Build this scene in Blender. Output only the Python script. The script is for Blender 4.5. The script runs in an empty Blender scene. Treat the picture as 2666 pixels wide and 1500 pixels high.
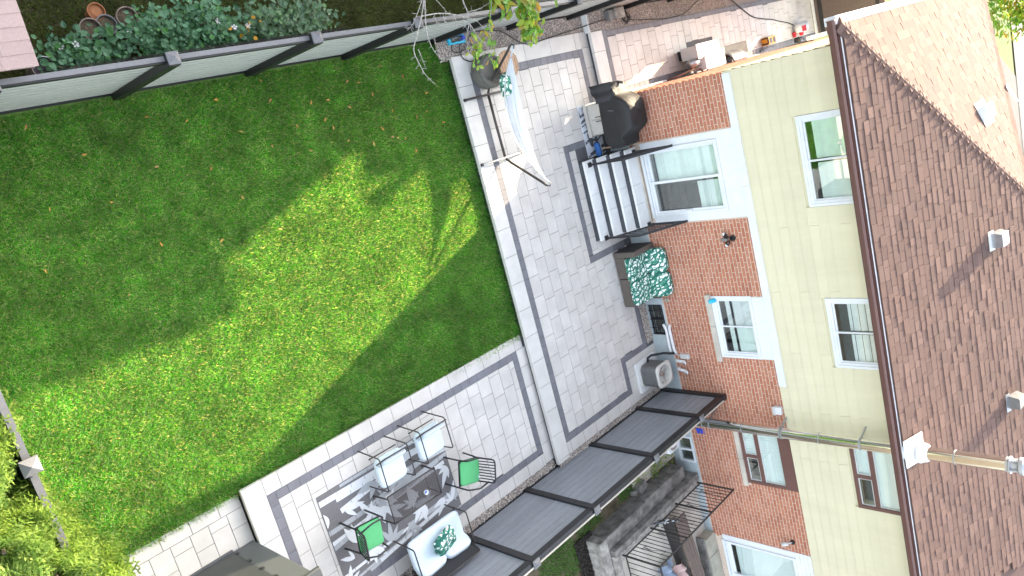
import bpy, math, random
import numpy as np
from mathutils import Vector, Matrix, Euler
random.seed(7); rng = np.random.default_rng(7)
S = bpy.context.scene; COL = S.collection; PI = math.pi
R = math.radians
# ------------------------------------------------------------------ camera, light, exposure
cam = bpy.data.cameras.new('camera'); co = bpy.data.objects.new('camera', cam); COL.objects.link(co)
Rc = ((0.67910764, -0.24984109, 0.69021174), (-0.33936273, -0.94063254, -0.0065847), (0.65088075, -0.22976042, -0.7235775))
M = Matrix.Identity(4)
for i in range(3):
    M[i][0] = Rc[0][i]; M[i][1] = -Rc[1][i]; M[i][2] = -Rc[2][i]
M[2][3] = 10.4
co.matrix_world = M
cam.sensor_width = 36; cam.lens = 36 * 1962.909 / 2666; cam.clip_end = 400; cam.clip_start = .1
S.camera = co
SUN_EL, SUN_AZ = R(25.4), R(21.2)
world = bpy.data.worlds.new('World'); S.world = world; world.use_nodes = True
wn = world.node_tree.nodes; wl = world.node_tree.links; wn.clear()
sky = wn.new('ShaderNodeTexSky'); sky.sky_type = 'NISHITA'; sky.sun_disc = False
sky.sun_elevation = SUN_EL; sky.sun_rotation = PI / 2 - SUN_AZ; sky.dust_density = 2.5; sky.ozone_density = .5; sky.air_density = 1.0
bgn = wn.new('ShaderNodeBackground'); bgn.inputs['Strength'].default_value = 0.15
wo = wn.new('ShaderNodeOutputWorld'); hs = wn.new('ShaderNodeHueSaturation'); hs.inputs['Saturation'].default_value = .44; wl.new(sky.outputs[0], hs.inputs['Color']); wl.new(hs.outputs[0], bgn.inputs[0]); wl.new(bgn.outputs[0], wo.inputs[0])
sd = bpy.data.lights.new('sun', 'SUN'); sd.energy = 3.2; sd.angle = R(0.53); sd.color = (1, .80, .54)
so = bpy.data.objects.new('sun', sd); COL.objects.link(so)
sv = Vector((math.cos(SUN_EL) * math.cos(SUN_AZ), math.cos(SUN_EL) * math.sin(SUN_AZ), math.sin(SUN_EL)))
so.rotation_euler = sv.to_track_quat('Z', 'Y').to_euler(); so.location = (30, 12, 20)
S.view_settings.view_transform = 'Standard'; S.view_settings.look = 'None'
S.view_settings.exposure = 2.58; S.view_settings.gamma = 1; S.view_settings.use_curve_mapping = False

# ------------------------------------------------------------------ materials
def pm(name, col, rough=.7, var=.12, scale=8, rnd=0.0, col2=None, bump=0, bscale=60, metal=0, trans=0, spec=.5, alpha=None, pal=None, tcol=(1, 1, 1), dirt=.05, stretch=None):
    m = bpy.data.materials.new(name); m.use_nodes = True
    n = m.node_tree.nodes; l = m.node_tree.links; b = n['Principled BSDF']
    b.inputs['Roughness'].default_value = rough; b.inputs['Metallic'].default_value = metal
    b.inputs['Specular IOR Level'].default_value = spec
    g = n.new('ShaderNodeNewGeometry')
    t = n.new('ShaderNodeTexNoise'); t.inputs['Scale'].default_value = scale; t.inputs['Detail'].default_value = 5
    l.new(g.outputs['Position'], t.inputs['Vector'])
    r = n.new('ShaderNodeValToRGB'); r.color_ramp.elements[0].position = .3; r.color_ramp.elements[1].position = .7
    c2 = col2 or [min(1, c * (1 + var)) for c in col]; c1 = [c * (1 - var) for c in col] if not col2 else col
    r.color_ramp.elements[0].color = (*c1, 1); r.color_ramp.elements[1].color = (*c2, 1)
    l.new(t.outputs[0], r.inputs[0]); cs = r.outputs[0]
    if rnd or pal:
        oi = n.new('ShaderNodeObjectInfo'); a = n.new('ShaderNodeMath'); a.operation = 'ADD'
        l.new(oi.outputs['Random'], a.inputs[0]); l.new(g.outputs['Random Per Island'], a.inputs[1])
        f = n.new('ShaderNodeMath'); f.operation = 'FRACT'; l.new(a.outputs[0], f.inputs[0])
        if pal:
            p = n.new('ShaderNodeValToRGB'); e = p.color_ramp.elements
            while len(e) < len(pal): e.new(.5)
            for i, c in enumerate(pal): e[i].position = i / (len(pal) - 1); e[i].color = (*c, 1)
            l.new(f.outputs[0], p.inputs[0])
            mx = n.new('ShaderNodeMix'); mx.data_type = 'RGBA'; mx.blend_type = 'MULTIPLY'; mx.inputs[0].default_value = 1
            l.new(p.outputs[0], mx.inputs[6]); l.new(cs, mx.inputs[7]); cs = mx.outputs[2]
        else:
            mr = n.new('ShaderNodeMapRange'); mr.inputs[3].default_value = 1 - rnd; mr.inputs[4].default_value = 1 + rnd
            l.new(f.outputs[0], mr.inputs[0])
            mx = n.new('ShaderNodeVectorMath'); mx.operation = 'SCALE'
            l.new(cs, mx.inputs[0]); l.new(mr.outputs[0], mx.inputs['Scale']); cs = mx.outputs[0]
    if dirt:
        t2 = n.new('ShaderNodeTexNoise'); t2.inputs['Scale'].default_value = 1.3; t2.inputs['Detail'].default_value = 9; t2.inputs['Roughness'].default_value = .68
        sp = g.outputs['Position']
        if stretch:
            ms = n.new('ShaderNodeVectorMath'); ms.operation = 'MULTIPLY'; ms.inputs[1].default_value = stretch; l.new(sp, ms.inputs[0]); sp = ms.outputs[0]
        l.new(sp, t2.inputs['Vector']); m2 = n.new('ShaderNodeMapRange'); m2.inputs[1].default_value = .3; m2.inputs[2].default_value = .7; m2.inputs[3].default_value = 1 - dirt * 1.6; m2.inputs[4].default_value = 1 + dirt
        l.new(t2.outputs[0], m2.inputs[0]); v2 = n.new('ShaderNodeVectorMath'); v2.operation = 'SCALE'; l.new(cs, v2.inputs[0]); l.new(m2.outputs[0], v2.inputs['Scale']); cs = v2.outputs[0]
    l.new(cs, b.inputs['Base Color'])
    if bump:
        tb = n.new('ShaderNodeTexNoise'); tb.inputs['Scale'].default_value = bscale; tb.inputs['Detail'].default_value = 6
        l.new(g.outputs['Position'], tb.inputs['Vector'])
        bp = n.new('ShaderNodeBump'); bp.inputs['Strength'].default_value = bump; bp.inputs['Distance'].default_value = .01
        l.new(tb.outputs[0], bp.inputs['Height']); l.new(bp.outputs[0], b.inputs['Normal'])
    out = n['Material Output']
    if trans:
        tr = n.new('ShaderNodeBsdfTranslucent'); tv = n.new('ShaderNodeVectorMath'); tv.operation = 'MULTIPLY'; tv.inputs[1].default_value = tcol; l.new(cs, tv.inputs[0]); l.new(tv.outputs[0], tr.inputs[0])
        mx2 = n.new('ShaderNodeMixShader'); mx2.inputs[0].default_value = trans
        l.new(b.outputs[0], mx2.inputs[1]); l.new(tr.outputs[0], mx2.inputs[2]); l.new(mx2.outputs[0], out.inputs[0])
    if alpha is not None:
        tp = n.new('ShaderNodeBsdfTransparent'); mx2 = n.new('ShaderNodeMixShader'); mx2.inputs[0].default_value = alpha
        l.new(tp.outputs[0], mx2.inputs[1]); l.new(b.outputs[0], mx2.inputs[2]); l.new(mx2.outputs[0], out.inputs[0])
    return m
def glass(name, tint=(.8, .9, .88), refl=.3):
    m = bpy.data.materials.new(name); m.use_nodes = True; n = m.node_tree.nodes; l = m.node_tree.links
    n.remove(n['Principled BSDF'])
    t = n.new('ShaderNodeBsdfTransparent'); t.inputs[0].default_value = (*tint, 1)
    g = n.new('ShaderNodeBsdfGlossy'); g.inputs['Roughness'].default_value = .02; g.inputs[0].default_value = (.95, 1, .98, 1)
    x = n.new('ShaderNodeMixShader'); x.inputs[0].default_value = refl
    l.new(t.outputs[0], x.inputs[1]); l.new(g.outputs[0], x.inputs[2]); l.new(x.outputs[0], n['Material Output'].inputs[0])
    return m
def leafprint(name, base=(.85, .87, .86), scale=3.3):
    m = bpy.data.materials.new(name); m.use_nodes = True; n = m.node_tree.nodes; l = m.node_tree.links
    b = n['Principled BSDF']; b.inputs['Roughness'].default_value = .9
    g = n.new('ShaderNodeTexCoord'); cs = None
    cur = base
    prev = None
    for i, (rot, c, th, sc) in enumerate([(.5, (.03, .2, .13), .60, 1), (2.2, (.1, .32, .22), .72, 1.25), (1.3, (.02, .13, .1), .78, .8)]):
        mp = n.new('ShaderNodeMapping'); mp.inputs['Rotation'].default_value = (.4, .3, rot); mp.inputs['Location'].default_value = (i * 3.1, i, 0)
        l.new(g.outputs['Object'], mp.inputs[0])
        w = n.new('ShaderNodeTexWave'); w.inputs['Scale'].default_value = scale * sc; w.inputs['Distortion'].default_value = 9
        w.inputs['Detail'].default_value = 1.5; w.inputs['Detail Scale'].default_value = 1.6
        l.new(mp.outputs[0], w.inputs[0])
        q = n.new('ShaderNodeMath'); q.operation = 'GREATER_THAN'; q.inputs[1].default_value = th; l.new(w.outputs[1], q.inputs[0])
        mx = n.new('ShaderNodeMix'); mx.data_type = 'RGBA'; l.new(q.outputs[0], mx.inputs[0])
        if prev is None: mx.inputs[6].default_value = (*base, 1)
        else: l.new(prev, mx.inputs[6])
        mx.inputs[7].default_value = (*c, 1); prev = mx.outputs[2]
    l.new(prev, b.inputs['Base Color'])
    return m
G = {}
G['paver'] = pm('paver', (.60, .575, .54), .75, .06, 3, rnd=.06, dirt=.09, bump=.15, bscale=120)
G['border'] = pm('border_paver', (.17, .17, .19), .7, .10, 5, rnd=.08, bump=.2)
G['joint'] = pm('joint_sand', (.10, .10, .105), .95)
G['brick'] = pm('brick', (.9, .9, .9), .85, .1, 40, pal=[(.42, .155, .088), (.48, .19, .11), (.38, .135, .078), (.50, .23, .15), (.44, .165, .095)], bump=.3)
G['mortar'] = pm('mortar', (.57, .47, .39), .95, .1, 30)
G['siding'] = pm('siding', (.60, .565, .40), .55, .03, 1.5, rnd=.028, dirt=.03, stretch=(3, 4, .8))
G['white'] = pm('white_vinyl', (.68, .71, .74), .45, .03)
G['foundation'] = pm('foundation_paint', (.42, .48, .50), .7, .06)
G['brown'] = pm('brown_metal', (.13, .065, .055), .45, .08)
G['shingle'] = pm('shingle', (.95, .95, .95), .95, .12, 50, pal=[(.118, .070, .058), (.136, .080, .064), (.105, .064, .054), (.160, .098, .08), (.125, .074, .06)], bump=.4, bscale=250)
G['pshingle'] = pm('pink_shingle', (.34, .25, .23), .95, .10, 60, rnd=.05, bump=.4, bscale=250)
G['drip'] = pm('drip_edge', (.8, .8, .82), .4)
G['dark'] = pm('dark_interior', (.05, .052, .05), .9)
G['blind'] = pm('blind', (.70, .80, .77), .6, .03, rnd=.06)
G['gblind'] = pm('grey_blind', (.70, .74, .75), .6, .04, rnd=.07)
G['pblind'] = pm('pleated_blind', (.76, .84, .85), .7, .04, 90)
G['glass'] = glass('window_glass', (.98, 1, .99), .16)
G['steel'] = pm('polished_steel', (.90, .88, .82), .13, .03, metal=1, dirt=.12)
G['galv'] = pm('galvanised', (.45, .47, .5), .4, .1, metal=.8)
G['black'] = pm('black_metal', (.018, .018, .021), .4, .2)
G['dkbrown'] = pm('dark_bronze', (.045, .038, .036), .4, .2)
G['slat_gap'] = pm('fence_groove', (.05, .055, .05), .8)
G['slat'] = pm('fence_board', (.43, .44, .41), .6, .05, 12, rnd=.04)
G['slat2'] = pm('fence_board_grey', (.24, .255, .285), .36, .05, 12, rnd=.05, dirt=.1, stretch=(.5, 6, 6))
G['rail'] = pm('fence_rail', (.035, .04, .04), .4, .1)
G['capdark'] = pm('dark_fence_rail', (.085, .09, .10), .5, .1, 20)
G['cap'] = pm('fence_cap', (.135, .135, .14), .45, .08, 20)
G['suburb'] = pm('distant_ground', (.16, .17, .15), 1, .3, .3)
G['soil'] = pm('soil', (.10, .08, .05), 1, .4, 6, bump=.6)
G['lawn'] = pm('lawn_ground', (.11, .20, .04), 1, .3, 20)
G['blade'] = pm('grass_blade', (.75, .75, .75), .6, .25, 3.0, pal=[(.055, .38, .03), (.09, .46, .05), (.15, .53, .08), (.065, .41, .04), (.27, .56, .2), (.07, .39, .03), (.03, .21, .02), (.42, .62, .36), (.02, .14, .012), (.03, .2, .02), (.44, .64, .36)], trans=.66, spec=.3, tcol=(3.7, 1.85, 1.15), dirt=.12)  # palest and darkest blades paint in sun highlights and shaded gaps
G['blade2'] = pm('rough_grass_blade', (.75, .75, .75), .6, .3, 2.5, pal=[(.13, .18, .03), (.19, .23, .05), (.11, .19, .025), (.2, .19, .07)], trans=.3)
G['blade3'] = pm('fresh_grass_blade', (.8, .8, .8), .6, .2, 3, pal=[(.09, .26, .03), (.14, .32, .05), (.18, .34, .07)], trans=.3)
G['pebble'] = pm('pebble', (1, 1, 1), .85, .05, pal=[(.46, .40, .36), (.72, .65, .58), (.60, .51, .44), (.26, .23, .22), (.78, .72, .66), (.54, .46, .40)])
G['gravelbase'] = pm('gravel_bed', (.30, .26, .23), 1)
G['leaf'] = pm('shrub_leaf', (.9, .9, .9), .5, .2, 4, pal=[(.07, .20, .08), (.10, .26, .12), (.16, .33, .19), (.08, .27, .05)], trans=.25)
G['leaf2'] = pm('pale_leaf', (.9, .9, .9), .5, .2, 4, pal=[(.10, .20, .10), (.15, .26, .15), (.11, .24, .08)], trans=.25)
G['leaf3'] = pm('tree_leaf', (.9, .9, .9), .5, .2, 4, pal=[(.12, .32, .05), (.18, .40, .05), (.42, .50, .06), (.14, .34, .05), (.55, .33, .06)], trans=.55, tcol=(1.5, 1.4, 1))
G['cedar'] = pm('cedar_spray', (.9, .9, .9), .6, .2, 4, pal=[(.10, .20, .03), (.20, .30, .05), (.42, .54, .14), (.22, .38, .07)], trans=.5, tcol=(1.15, 1.2, 1))
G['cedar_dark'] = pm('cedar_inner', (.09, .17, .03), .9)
G['bark'] = pm('bark', (.16, .12, .09), .95, .25, 15)
G['grey_bark'] = pm('grey_twig', (.30, .285, .265), .9, .35, 25, bump=.5)
G['petal'] = pm('white_petal', (.8, .76, .8), .6, .05, trans=.3)
G['yellow'] = pm('yellow_petal', (.75, .38, .02), .6)
G['dryleaf'] = pm('dry_leaf', (.9, .9, .9), .7, .2, pal=[(.55, .22, .06), (.5, .3, .12), (.6, .28, .05), (.55, .42, .1)], trans=.2)
G['concrete'] = pm('old_concrete', (.32, .30, .27), .95, .45, 7, bump=.6, bscale=30)
G['concrete2'] = pm('pale_concrete', (.50, .46, .40), .95, .2, 2, bump=.3, bscale=30)
G['darkconc'] = pm('stained_concrete', (.19, .18, .165), .9, .5, 6, bump=.4)
G['mulch'] = pm('mulch', (.9, .9, .9), 1, .3, pal=[(.02, .016, .014), (.05, .04, .032), (.03, .025, .02)])
G['farlawn'] = pm('far_lawn', (.07, .105, .03), 1, .2, 2)
G['asphalt'] = pm('asphalt', (.055, .058, .064), .9, .1, 3)
G['lightpave'] = pm('sidewalk', (.10, .102, .108), .9, .06, 2)
G['wicker'] = pm('wicker', (.12, .10, .085), .7, .35, 90, bump=.8, bscale=90)
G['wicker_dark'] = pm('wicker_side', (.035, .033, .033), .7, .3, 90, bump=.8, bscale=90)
G['wickerg'] = pm('grey_wicker', (.14, .135, .12), .7, .4, 60, bump=.8, bscale=70)
G['wood'] = pm('teak_slat', (.42, .27, .17), .7, .15, 15, rnd=.1)
G['tan'] = pm('broom_wood', (.45, .31, .2), .6)
G['leafprint'] = leafprint('leaf_print_fabric')
G['cushion'] = pm('pale_blue_cushion', (.62, .71, .78), .85, .04, 6, bump=.2, bscale=40)
G['green'] = pm('green_cushion', (.10, .43, .17), .85, .05, 8, bump=.15, bscale=60)
G['sling'] = pm('black_sling', (.02, .021, .024), .7, .2, 100)
G['meshtop'] = pm('mesh_table_top', (.06, .05, .05), .6, .2, 100, alpha=.42)
G['hammock'] = pm('hammock_cloth', (.64, .69, .74), .9, .05, 12, trans=.3, bump=.3, bscale=25)
G['cover'] = pm('grill_cover', (.014, .014, .015), .62, .25, 5, bump=.5, bscale=9)
G['cover_tab'] = pm('cover_tab', (.05, .05, .055), .6)
G['grill'] = pm('grill_metal', (.55, .53, .49), .35, .05, metal=.3)
G['rugdark'] = pm('rug_ground', (.165, .16, .165), .95, .1, 40)
G['rugmid'] = pm('rug_grey_print', (.42, .44, .46), .95, .08, 40)
G['ruglight'] = pm('rug_light_print', (.70, .72, .74), .95, .05, 40)
G['matlight'] = pm('mat_ground', (.62, .65, .70), .9, .05, 40)
G['matdark'] = pm('mat_print', (.10, .105, .125), .9, .1, 40)
G['slab'] = pm('step_slab', (.76, .77, .765), .75, .05, 4, rnd=.03)
G['coping'] = pm('coping_stone', (.63, .615, .585), .75, .05, 4, rnd=.03, dirt=.08)
G['blackpost'] = pm('black_post', (.008, .008, .009), .45)
G['riser'] = pm('step_riser', (.06, .065, .075), .8, .15, 20, rnd=.1)
G['pvc'] = pm('pvc', (.78, .79, .80), .4, .03)
G['acfin'] = pm('condenser_fin', (.17, .175, .175), .5, .15, 30, bump=.8, bscale=120, metal=.3)
G['acshell'] = pm('condenser_shell', (.58, .57, .53), .5, .05)
G['rust'] = pm('rusty_motor', (.22, .13, .09), .8, .3, 40)
G['cable'] = pm('cable', (.012, .012, .014), .6)
G['hose'] = pm('hose', (.03, .03, .032), .5)
G['blue'] = pm('turquoise_plastic', (.02, .42, .62), .4)
G['navy'] = pm('deep_blue', (.02, .06, .45), .5)
G['bluebrush'] = pm('blue_brush', (.015, .10, .33), .6)
G['yellowp'] = pm('yellow_plastic', (.75, .33, .015), .45)
G['red'] = pm('red_plastic', (.5, .02, .04), .45)
G['grey'] = pm('grey_plastic', (.17, .17, .17), .6)
G['lgrey'] = pm('light_grey_metal', (.55, .56, .55), .5, .03)
G['rainbox'] = pm('resin_box', (.042, .047, .049), .5, .06, 20)
G['rainbox2'] = pm('resin_box_side', (.085, .094, .10), .55, .05, 20)
G['pot'] = pm('weathered_pot', (.22, .17, .14), .85, .35, 20)
G['terracotta'] = pm('terracotta', (.38, .16, .07), .85, .15)
G['potsoil'] = pm('pot_soil', (.11, .085, .055), 1, .5, 25)
G['brownplank'] = pm('brown_plank', (.16, .12, .10), .7, .12, 10, rnd=.1)
G['iron'] = pm('wrought_iron', (.03, .026, .025), .6)
G['stone'] = pm('stone_slab', (.40, .38, .31), .9, .15, 5)
G['gatepanel'] = pm('gate_panel', (.10, .075, .07), .6, .08, 10)
G['pinkcloth'] = pm('pink_sheet', (.5, .36, .33), .9)
G['bluecloth'] = pm('blue_grey_sheet', (.22, .27, .35), .9)
G['nbrick'] = pm('neighbour_brick', (.33, .16, .11), .9, .2, 10)

# ------------------------------------------------------------------ mesh helpers
class MB:
    def __init__(s): s.v = []; s.f = []; s.mi = []; s.cur = 0
    def add(s, vs, fs):
        b = len(s.v); s.v += [tuple(v) for v in vs]; s.f += [tuple(b + i for i in f) for f in fs]; s.mi += [s.cur] * len(fs); return s
    def box(s, x0, y0, z0, x1, y1, z1):
        x0, x1 = min(x0, x1), max(x0, x1); y0, y1 = min(y0, y1), max(y0, y1); z0, z1 = min(z0, z1), max(z0, z1)
        return s.add([(x0, y0, z0), (x1, y0, z0), (x1, y1, z0), (x0, y1, z0), (x0, y0, z1), (x1, y0, z1), (x1, y1, z1), (x0, y1, z1)],
                     [(3, 2, 1, 0), (4, 5, 6, 7), (0, 1, 5, 4), (1, 2, 6, 5), (2, 3, 7, 6), (3, 0, 4, 7)])
    def obox(s, c, size, rot=(0, 0, 0)):
        m = Euler(rot).to_matrix(); c = Vector(c); q = []
        for dz in (-.5, .5):
            for dx, dy in ((-.5, -.5), (.5, -.5), (.5, .5), (-.5, .5)): q.append(c + m @ Vector((dx * size[0], dy * size[1], dz * size[2])))
        return s.add(q, [(3, 2, 1, 0), (4, 5, 6, 7), (0, 1, 5, 4), (1, 2, 6, 5), (2, 3, 7, 6), (3, 0, 4, 7)])
    def beam(s, a, b, w, h=None, up=(0, 0, 1)):
        a = Vector(a); b = Vector(b); d = (b - a).normalized(); u = Vector(up)
        if abs(d.dot(u)) > .95: u = Vector((1, 0, 0))
        r = d.cross(u).normalized(); u = r.cross(d).normalized(); h = h or w; q = []
        for p in (a, b):
            for sx, sy in ((-1, -1), (1, -1), (1, 1), (-1, 1)): q.append(p + r * sx * w / 2 + u * sy * h / 2)
        return s.add(q, [(3, 2, 1, 0), (4, 5, 6, 7), (0, 1, 5, 4), (1, 2, 6, 5), (2, 3, 7, 6), (3, 0, 4, 7)])
    def tube(s, pts, r, n=8, cap=True):
        pts = [Vector(p) for p in pts]; rr = r if isinstance(r, (list, tuple)) else [r] * len(pts)
        t0 = (pts[1] - pts[0]).normalized(); u = t0.cross(Vector((0, 0, 1)))
        if u.length < .1: u = t0.cross(Vector((1, 0, 0)))
        u.normalize(); vs = []; fs = []
        for i, p in enumerate(pts):
            t = (pts[min(i + 1, len(pts) - 1)] - pts[max(i - 1, 0)])
            t = t.normalized() if t.length > 1e-6 else t0
            u = (u - t * u.dot(t)); u = u.normalized() if u.length > 1e-5 else t.orthogonal().normalized(); w = t.cross(u)
            for k in range(n):
                a = 2 * PI * k / n; vs.append(p + (u * math.cos(a) + w * math.sin(a)) * rr[i])
        for i in range(len(pts) - 1):
            for k in range(n):
                k2 = (k + 1) % n; fs.append((i * n + k, i * n + k2, (i + 1) * n + k2, (i + 1) * n + k))
        if cap: fs.append(tuple(range(n))[::-1]); fs.append(tuple((len(pts) - 1) * n + k for k in range(n)))
        return s.add(vs, fs)
    def lathe(s, prof, c=(0, 0, 0), n=20, a0=0, a1=2 * PI):
        full = abs(a1 - a0 - 2 * PI) < 1e-6; m = n if full else n + 1; vs = []; fs = []
        for r, z in prof:
            for k in range(m):
                a = a0 + (a1 - a0) * k / n; vs.append((c[0] + r * math.cos(a), c[1] + r * math.sin(a), c[2] + z))
        for i in range(len(prof) - 1):
            for k in range(n):
                k2 = (k + 1) % m; fs.append((i * m + k, i * m + k2, (i + 1) * m + k2, (i + 1) * m + k))
        return s.add(vs, fs)
    def prism(s, poly, z0, z1):
        n = len(poly); return s.add([(x, y, z0) for x, y in poly] + [(x, y, z1) for x, y in poly],
            [tuple(range(n))[::-1], tuple(range(n, 2 * n))] + [(i, (i + 1) % n, n + (i + 1) % n, n + i) for i in range(n)])
    def grid(s, fn, nu, nv):
        vs = [fn(i / nu, j / nv) for i in range(nu + 1) for j in range(nv + 1)]
        return s.add(vs, [(i * (nv + 1) + j, (i + 1) * (nv + 1) + j, (i + 1) * (nv + 1) + j + 1, i * (nv + 1) + j + 1) for i in range(nu) for j in range(nv)])
    def soft(s, c, size, rot=(0, 0, 0), e=.35, n=10, puff=0.0):
        # rounded cushion: superellipsoid
        m = Euler(rot).to_matrix(); c = Vector(c)
        sg = lambda x, p: math.copysign(abs(x) ** p, x)
        def fn(u, v):
            a = 2 * PI * u; b = PI * (v - .5)
            x = sg(math.cos(b), e) * sg(math.cos(a), e); y = sg(math.cos(b), e) * sg(math.sin(a), e); z = sg(math.sin(b), .7)
            return c + m @ Vector((x * size[0] / 2, y * size[1] / 2, z * size[2] / 2 * (1 - puff * max(abs(x), abs(y)) ** 4)))
        return s.grid(fn, 2 * n, n)
    def mesh(s, name):
        me = bpy.data.meshes.new(name); me.from_pydata(s.v, [], s.f); me.update()
        return me
def loc_of(p): return Vector(p.location)
def obj(name, mb, mat, parent=None, smooth=False, kind=None, label=None, bevel=0, local=False, mats=None):
    me = mb.mesh(name) if isinstance(mb, MB) else mb
    if isinstance(mb, MB) or not me.materials:
        for q in (mats or [mat]): me.materials.append(G[q])
        if mats and isinstance(mb, MB): me.polygons.foreach_set('material_index', mb.mi)
    if smooth: me.polygons.foreach_set('use_smooth', [True] * len(me.polygons))
    o = bpy.data.objects.new(name, me); COL.objects.link(o)
    if parent:
        o.parent = parent
        if not local and parent.type == 'EMPTY': o.matrix_parent_inverse = Matrix.Translation(-parent.location)
    if kind: o['kind'] = kind
    if label: o['label'] = label
    if bevel:
        b = o.modifiers.new('bevel', 'BEVEL'); b.width = bevel; b.segments = 2; b.limit_method = 'ANGLE'
    return o
def tag(o, label, cat, group=None):
    o['label'] = label; o['category'] = cat
    if group: o['group'] = group
    return o
def thing(name, label, cat, loc=(0, 0, 0), rz=0, group=None):
    o = bpy.data.objects.new(name, None); COL.objects.link(o); o.location = loc; o.rotation_euler = (0, 0, rz); o.empty_display_size = .2
    return tag(o, label, cat, group)
def piece(name, me, loc, parent, rot=(0, 0, 0), scale=(1, 1, 1), kind=None):
    o = bpy.data.objects.new(name, me); COL.objects.link(o); o.location = loc; o.rotation_euler = rot; o.scale = scale
    o.parent = parent
    if parent.type == 'EMPTY': o.matrix_parent_inverse = Matrix.Translation(-parent.location)
    if kind: o['kind'] = kind
    return o
def dup(root, loc, rz, label=None):
    r = root.copy(); COL.objects.link(r); r.location = loc; r.rotation_euler = (0, 0, rz)
    if label: r['label'] = label
    for ch in list(root.children):
        c = ch.copy(); COL.objects.link(c); c.parent = r
        for g in ch.children:
            d = g.copy(); COL.objects.link(d); d.parent = c
    return r
def npmesh(name, verts, faces, mat):
    me = bpy.data.meshes.new(name); nf, k = faces.shape
    me.vertices.add(len(verts)); me.vertices.foreach_set('co', verts.astype(np.float32).ravel())
    me.loops.add(nf * k); me.loops.foreach_set('vertex_index', faces.astype(np.int32).ravel())
    me.polygons.add(nf); me.polygons.foreach_set('loop_start', np.arange(0, nf * k, k, dtype=np.int32)); me.polygons.foreach_set('loop_total', np.full(nf, k, np.int32))
    me.materials.append(G[mat]); me.update(calc_edges=True)
    return me
exec_blocks = []
# ------------------------------------------------------------------ ground
def sheet(name, x0, y0, x1, y1, z, mat, z1=None):
    b = MB(); z1 = z if z1 is None else z1
    b.add([(x0, y0, z), (x1, y0, z1), (x1, y1, z1), (x0, y1, z)], [(0, 1, 2, 3)])
    return obj(name, b, mat, kind='structure')
def zl(x): return -.17 - (9.4 - x) * .0145
sheet('ground', -150, -150, 200, 150, -.60, 'suburb')
sheet('lawn', -6, -4.32, 9.36, 1.44, zl(-6), 'lawn', zl(9.36))
sheet('neighbour_lawn', -6, 1.44, 12, 12, -.22, 'soil')
sheet('rear_ground', -30, -30, .6, 12, -.42, 'soil')
sheet('neighbour_yard', 3.3, -30, 13.2, -7.26, -.14, 'soil')
sheet('front_yard', 24.2, -40, 44.6, 40, 0, 'farlawn')
sheet('front_lawn', 44.6, -40, 47.6, 40, .02, 'farlawn')
sheet('pavement', 47.8, -60, 50.2, 60, .05, 'lightpave')
sheet('road', 50.2, -90, 62, 90, -.02, 'asphalt')
b = MB(); b.add([(44.6, -3.6, .03), (47.8, -5.3, .03), (47.8, -40, .03), (38, -40, .03), (38, -3.6, .03)][::-1], [(0, 1, 2, 3, 4)]); obj('driveway', b, 'asphalt', kind='structure')

# ------------------------------------------------------------------ paving: every slab its own piece
def chamfer_box(w, l, t, c=.004):
    b = MB(); x = w / 2; y = l / 2
    vs = [(sx * x, sy * y, -t) for sx, sy in ((-1, -1), (1, -1), (1, 1), (-1, 1))] + [(sx * x, sy * y, -c) for sx, sy in ((-1, -1), (1, -1), (1, 1), (-1, 1))] + \
         [(sx * (x - c), sy * (y - c), 0) for sx, sy in ((-1, -1), (1, -1), (1, 1), (-1, 1))]
    fs = [(8, 9, 10, 11)]
    for k in range(4):
        j = (k + 1) % 4; fs += [(k, j, 4 + j, 4 + k), (4 + k, 4 + j, 8 + j, 8 + k)]
    return b.add(vs, fs)
PM = {}
def slab(par, x0, y0, x1, y1, z, mat, name='paver', t=.055, gap=.007):
    if name == 'border_paver': gap = .003
    w = x1 - x0 - gap; l = y1 - y0 - gap
    if w < .02 or l < .02: return
    key = (round(w, 2), round(l, 2), mat, t)
    if key not in PM:
        me = chamfer_box(key[0], key[1], t).mesh(name); me.materials.append(G[mat]); PM[key] = me
    me = PM[key]
    return piece(name, me, ((x0 + x1) / 2, (y0 + y1) / 2, z + random.uniform(-.0012, .0012)), par, scale=(w / key[0], l / key[1], 1),
                 rot=(random.uniform(-.0015, .0015), random.uniform(-.0015, .0015), 0))
def field(par, rects, ox, pitch, L, z, mat='paver', seed=1):
    offs = {}
    for (x0, y0, x1, y1) in rects:
        k = math.floor((x0 - ox) / pitch + 1e-6)
        while ox + k * pitch < x1 - .005:
            a = max(x0, ox + k * pitch); c = min(x1, ox + (k + 1) * pitch)
            if k not in offs: offs[k] = ((k * .5 + ((k * 7 + seed) % 3) * .17) % 1) * L
            if c - a > .03:
                y = y1 + (-(y1 + offs[k]) % L) - 0; y = math.ceil((y1 - offs[k]) / L) * L + offs[k]
                while y > y0:
                    t = min(y, y1); bo = max(y - L, y0)
                    if t - bo > .04: slab(par, a, bo, c, t, z, mat)
                    y -= L
            k += 1
def strip(par, x0, y0, x1, y1, z, mat, L, along, off=0, name='paver', t=.055):
    if along == 'x':
        x = x0 - off
        while x < x1 - .01:
            a = max(x, x0); c = min(x + L, x1)
            if c - a > .03: slab(par, a, y0, c, y1, z, mat, name, t)
            x += L
    else:
        y = y1 + off
        while y > y0 + .01:
            a = min(y, y1); c = max(y - L, y0)
            if a - c > .03: slab(par, x0, c, x1, a, z, mat, name, t)
            y -= L
def base(name, polys, z, thick=.3):
    b = MB()
    for p in polys: b.prism(p[::1], z - thick, z - .008)
    return obj(name, b, 'joint', kind='structure')
rc = lambda x0, y0, x1, y1: [(x0, y0), (x1, y0), (x1, y1), (x0, y1)]
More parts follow.
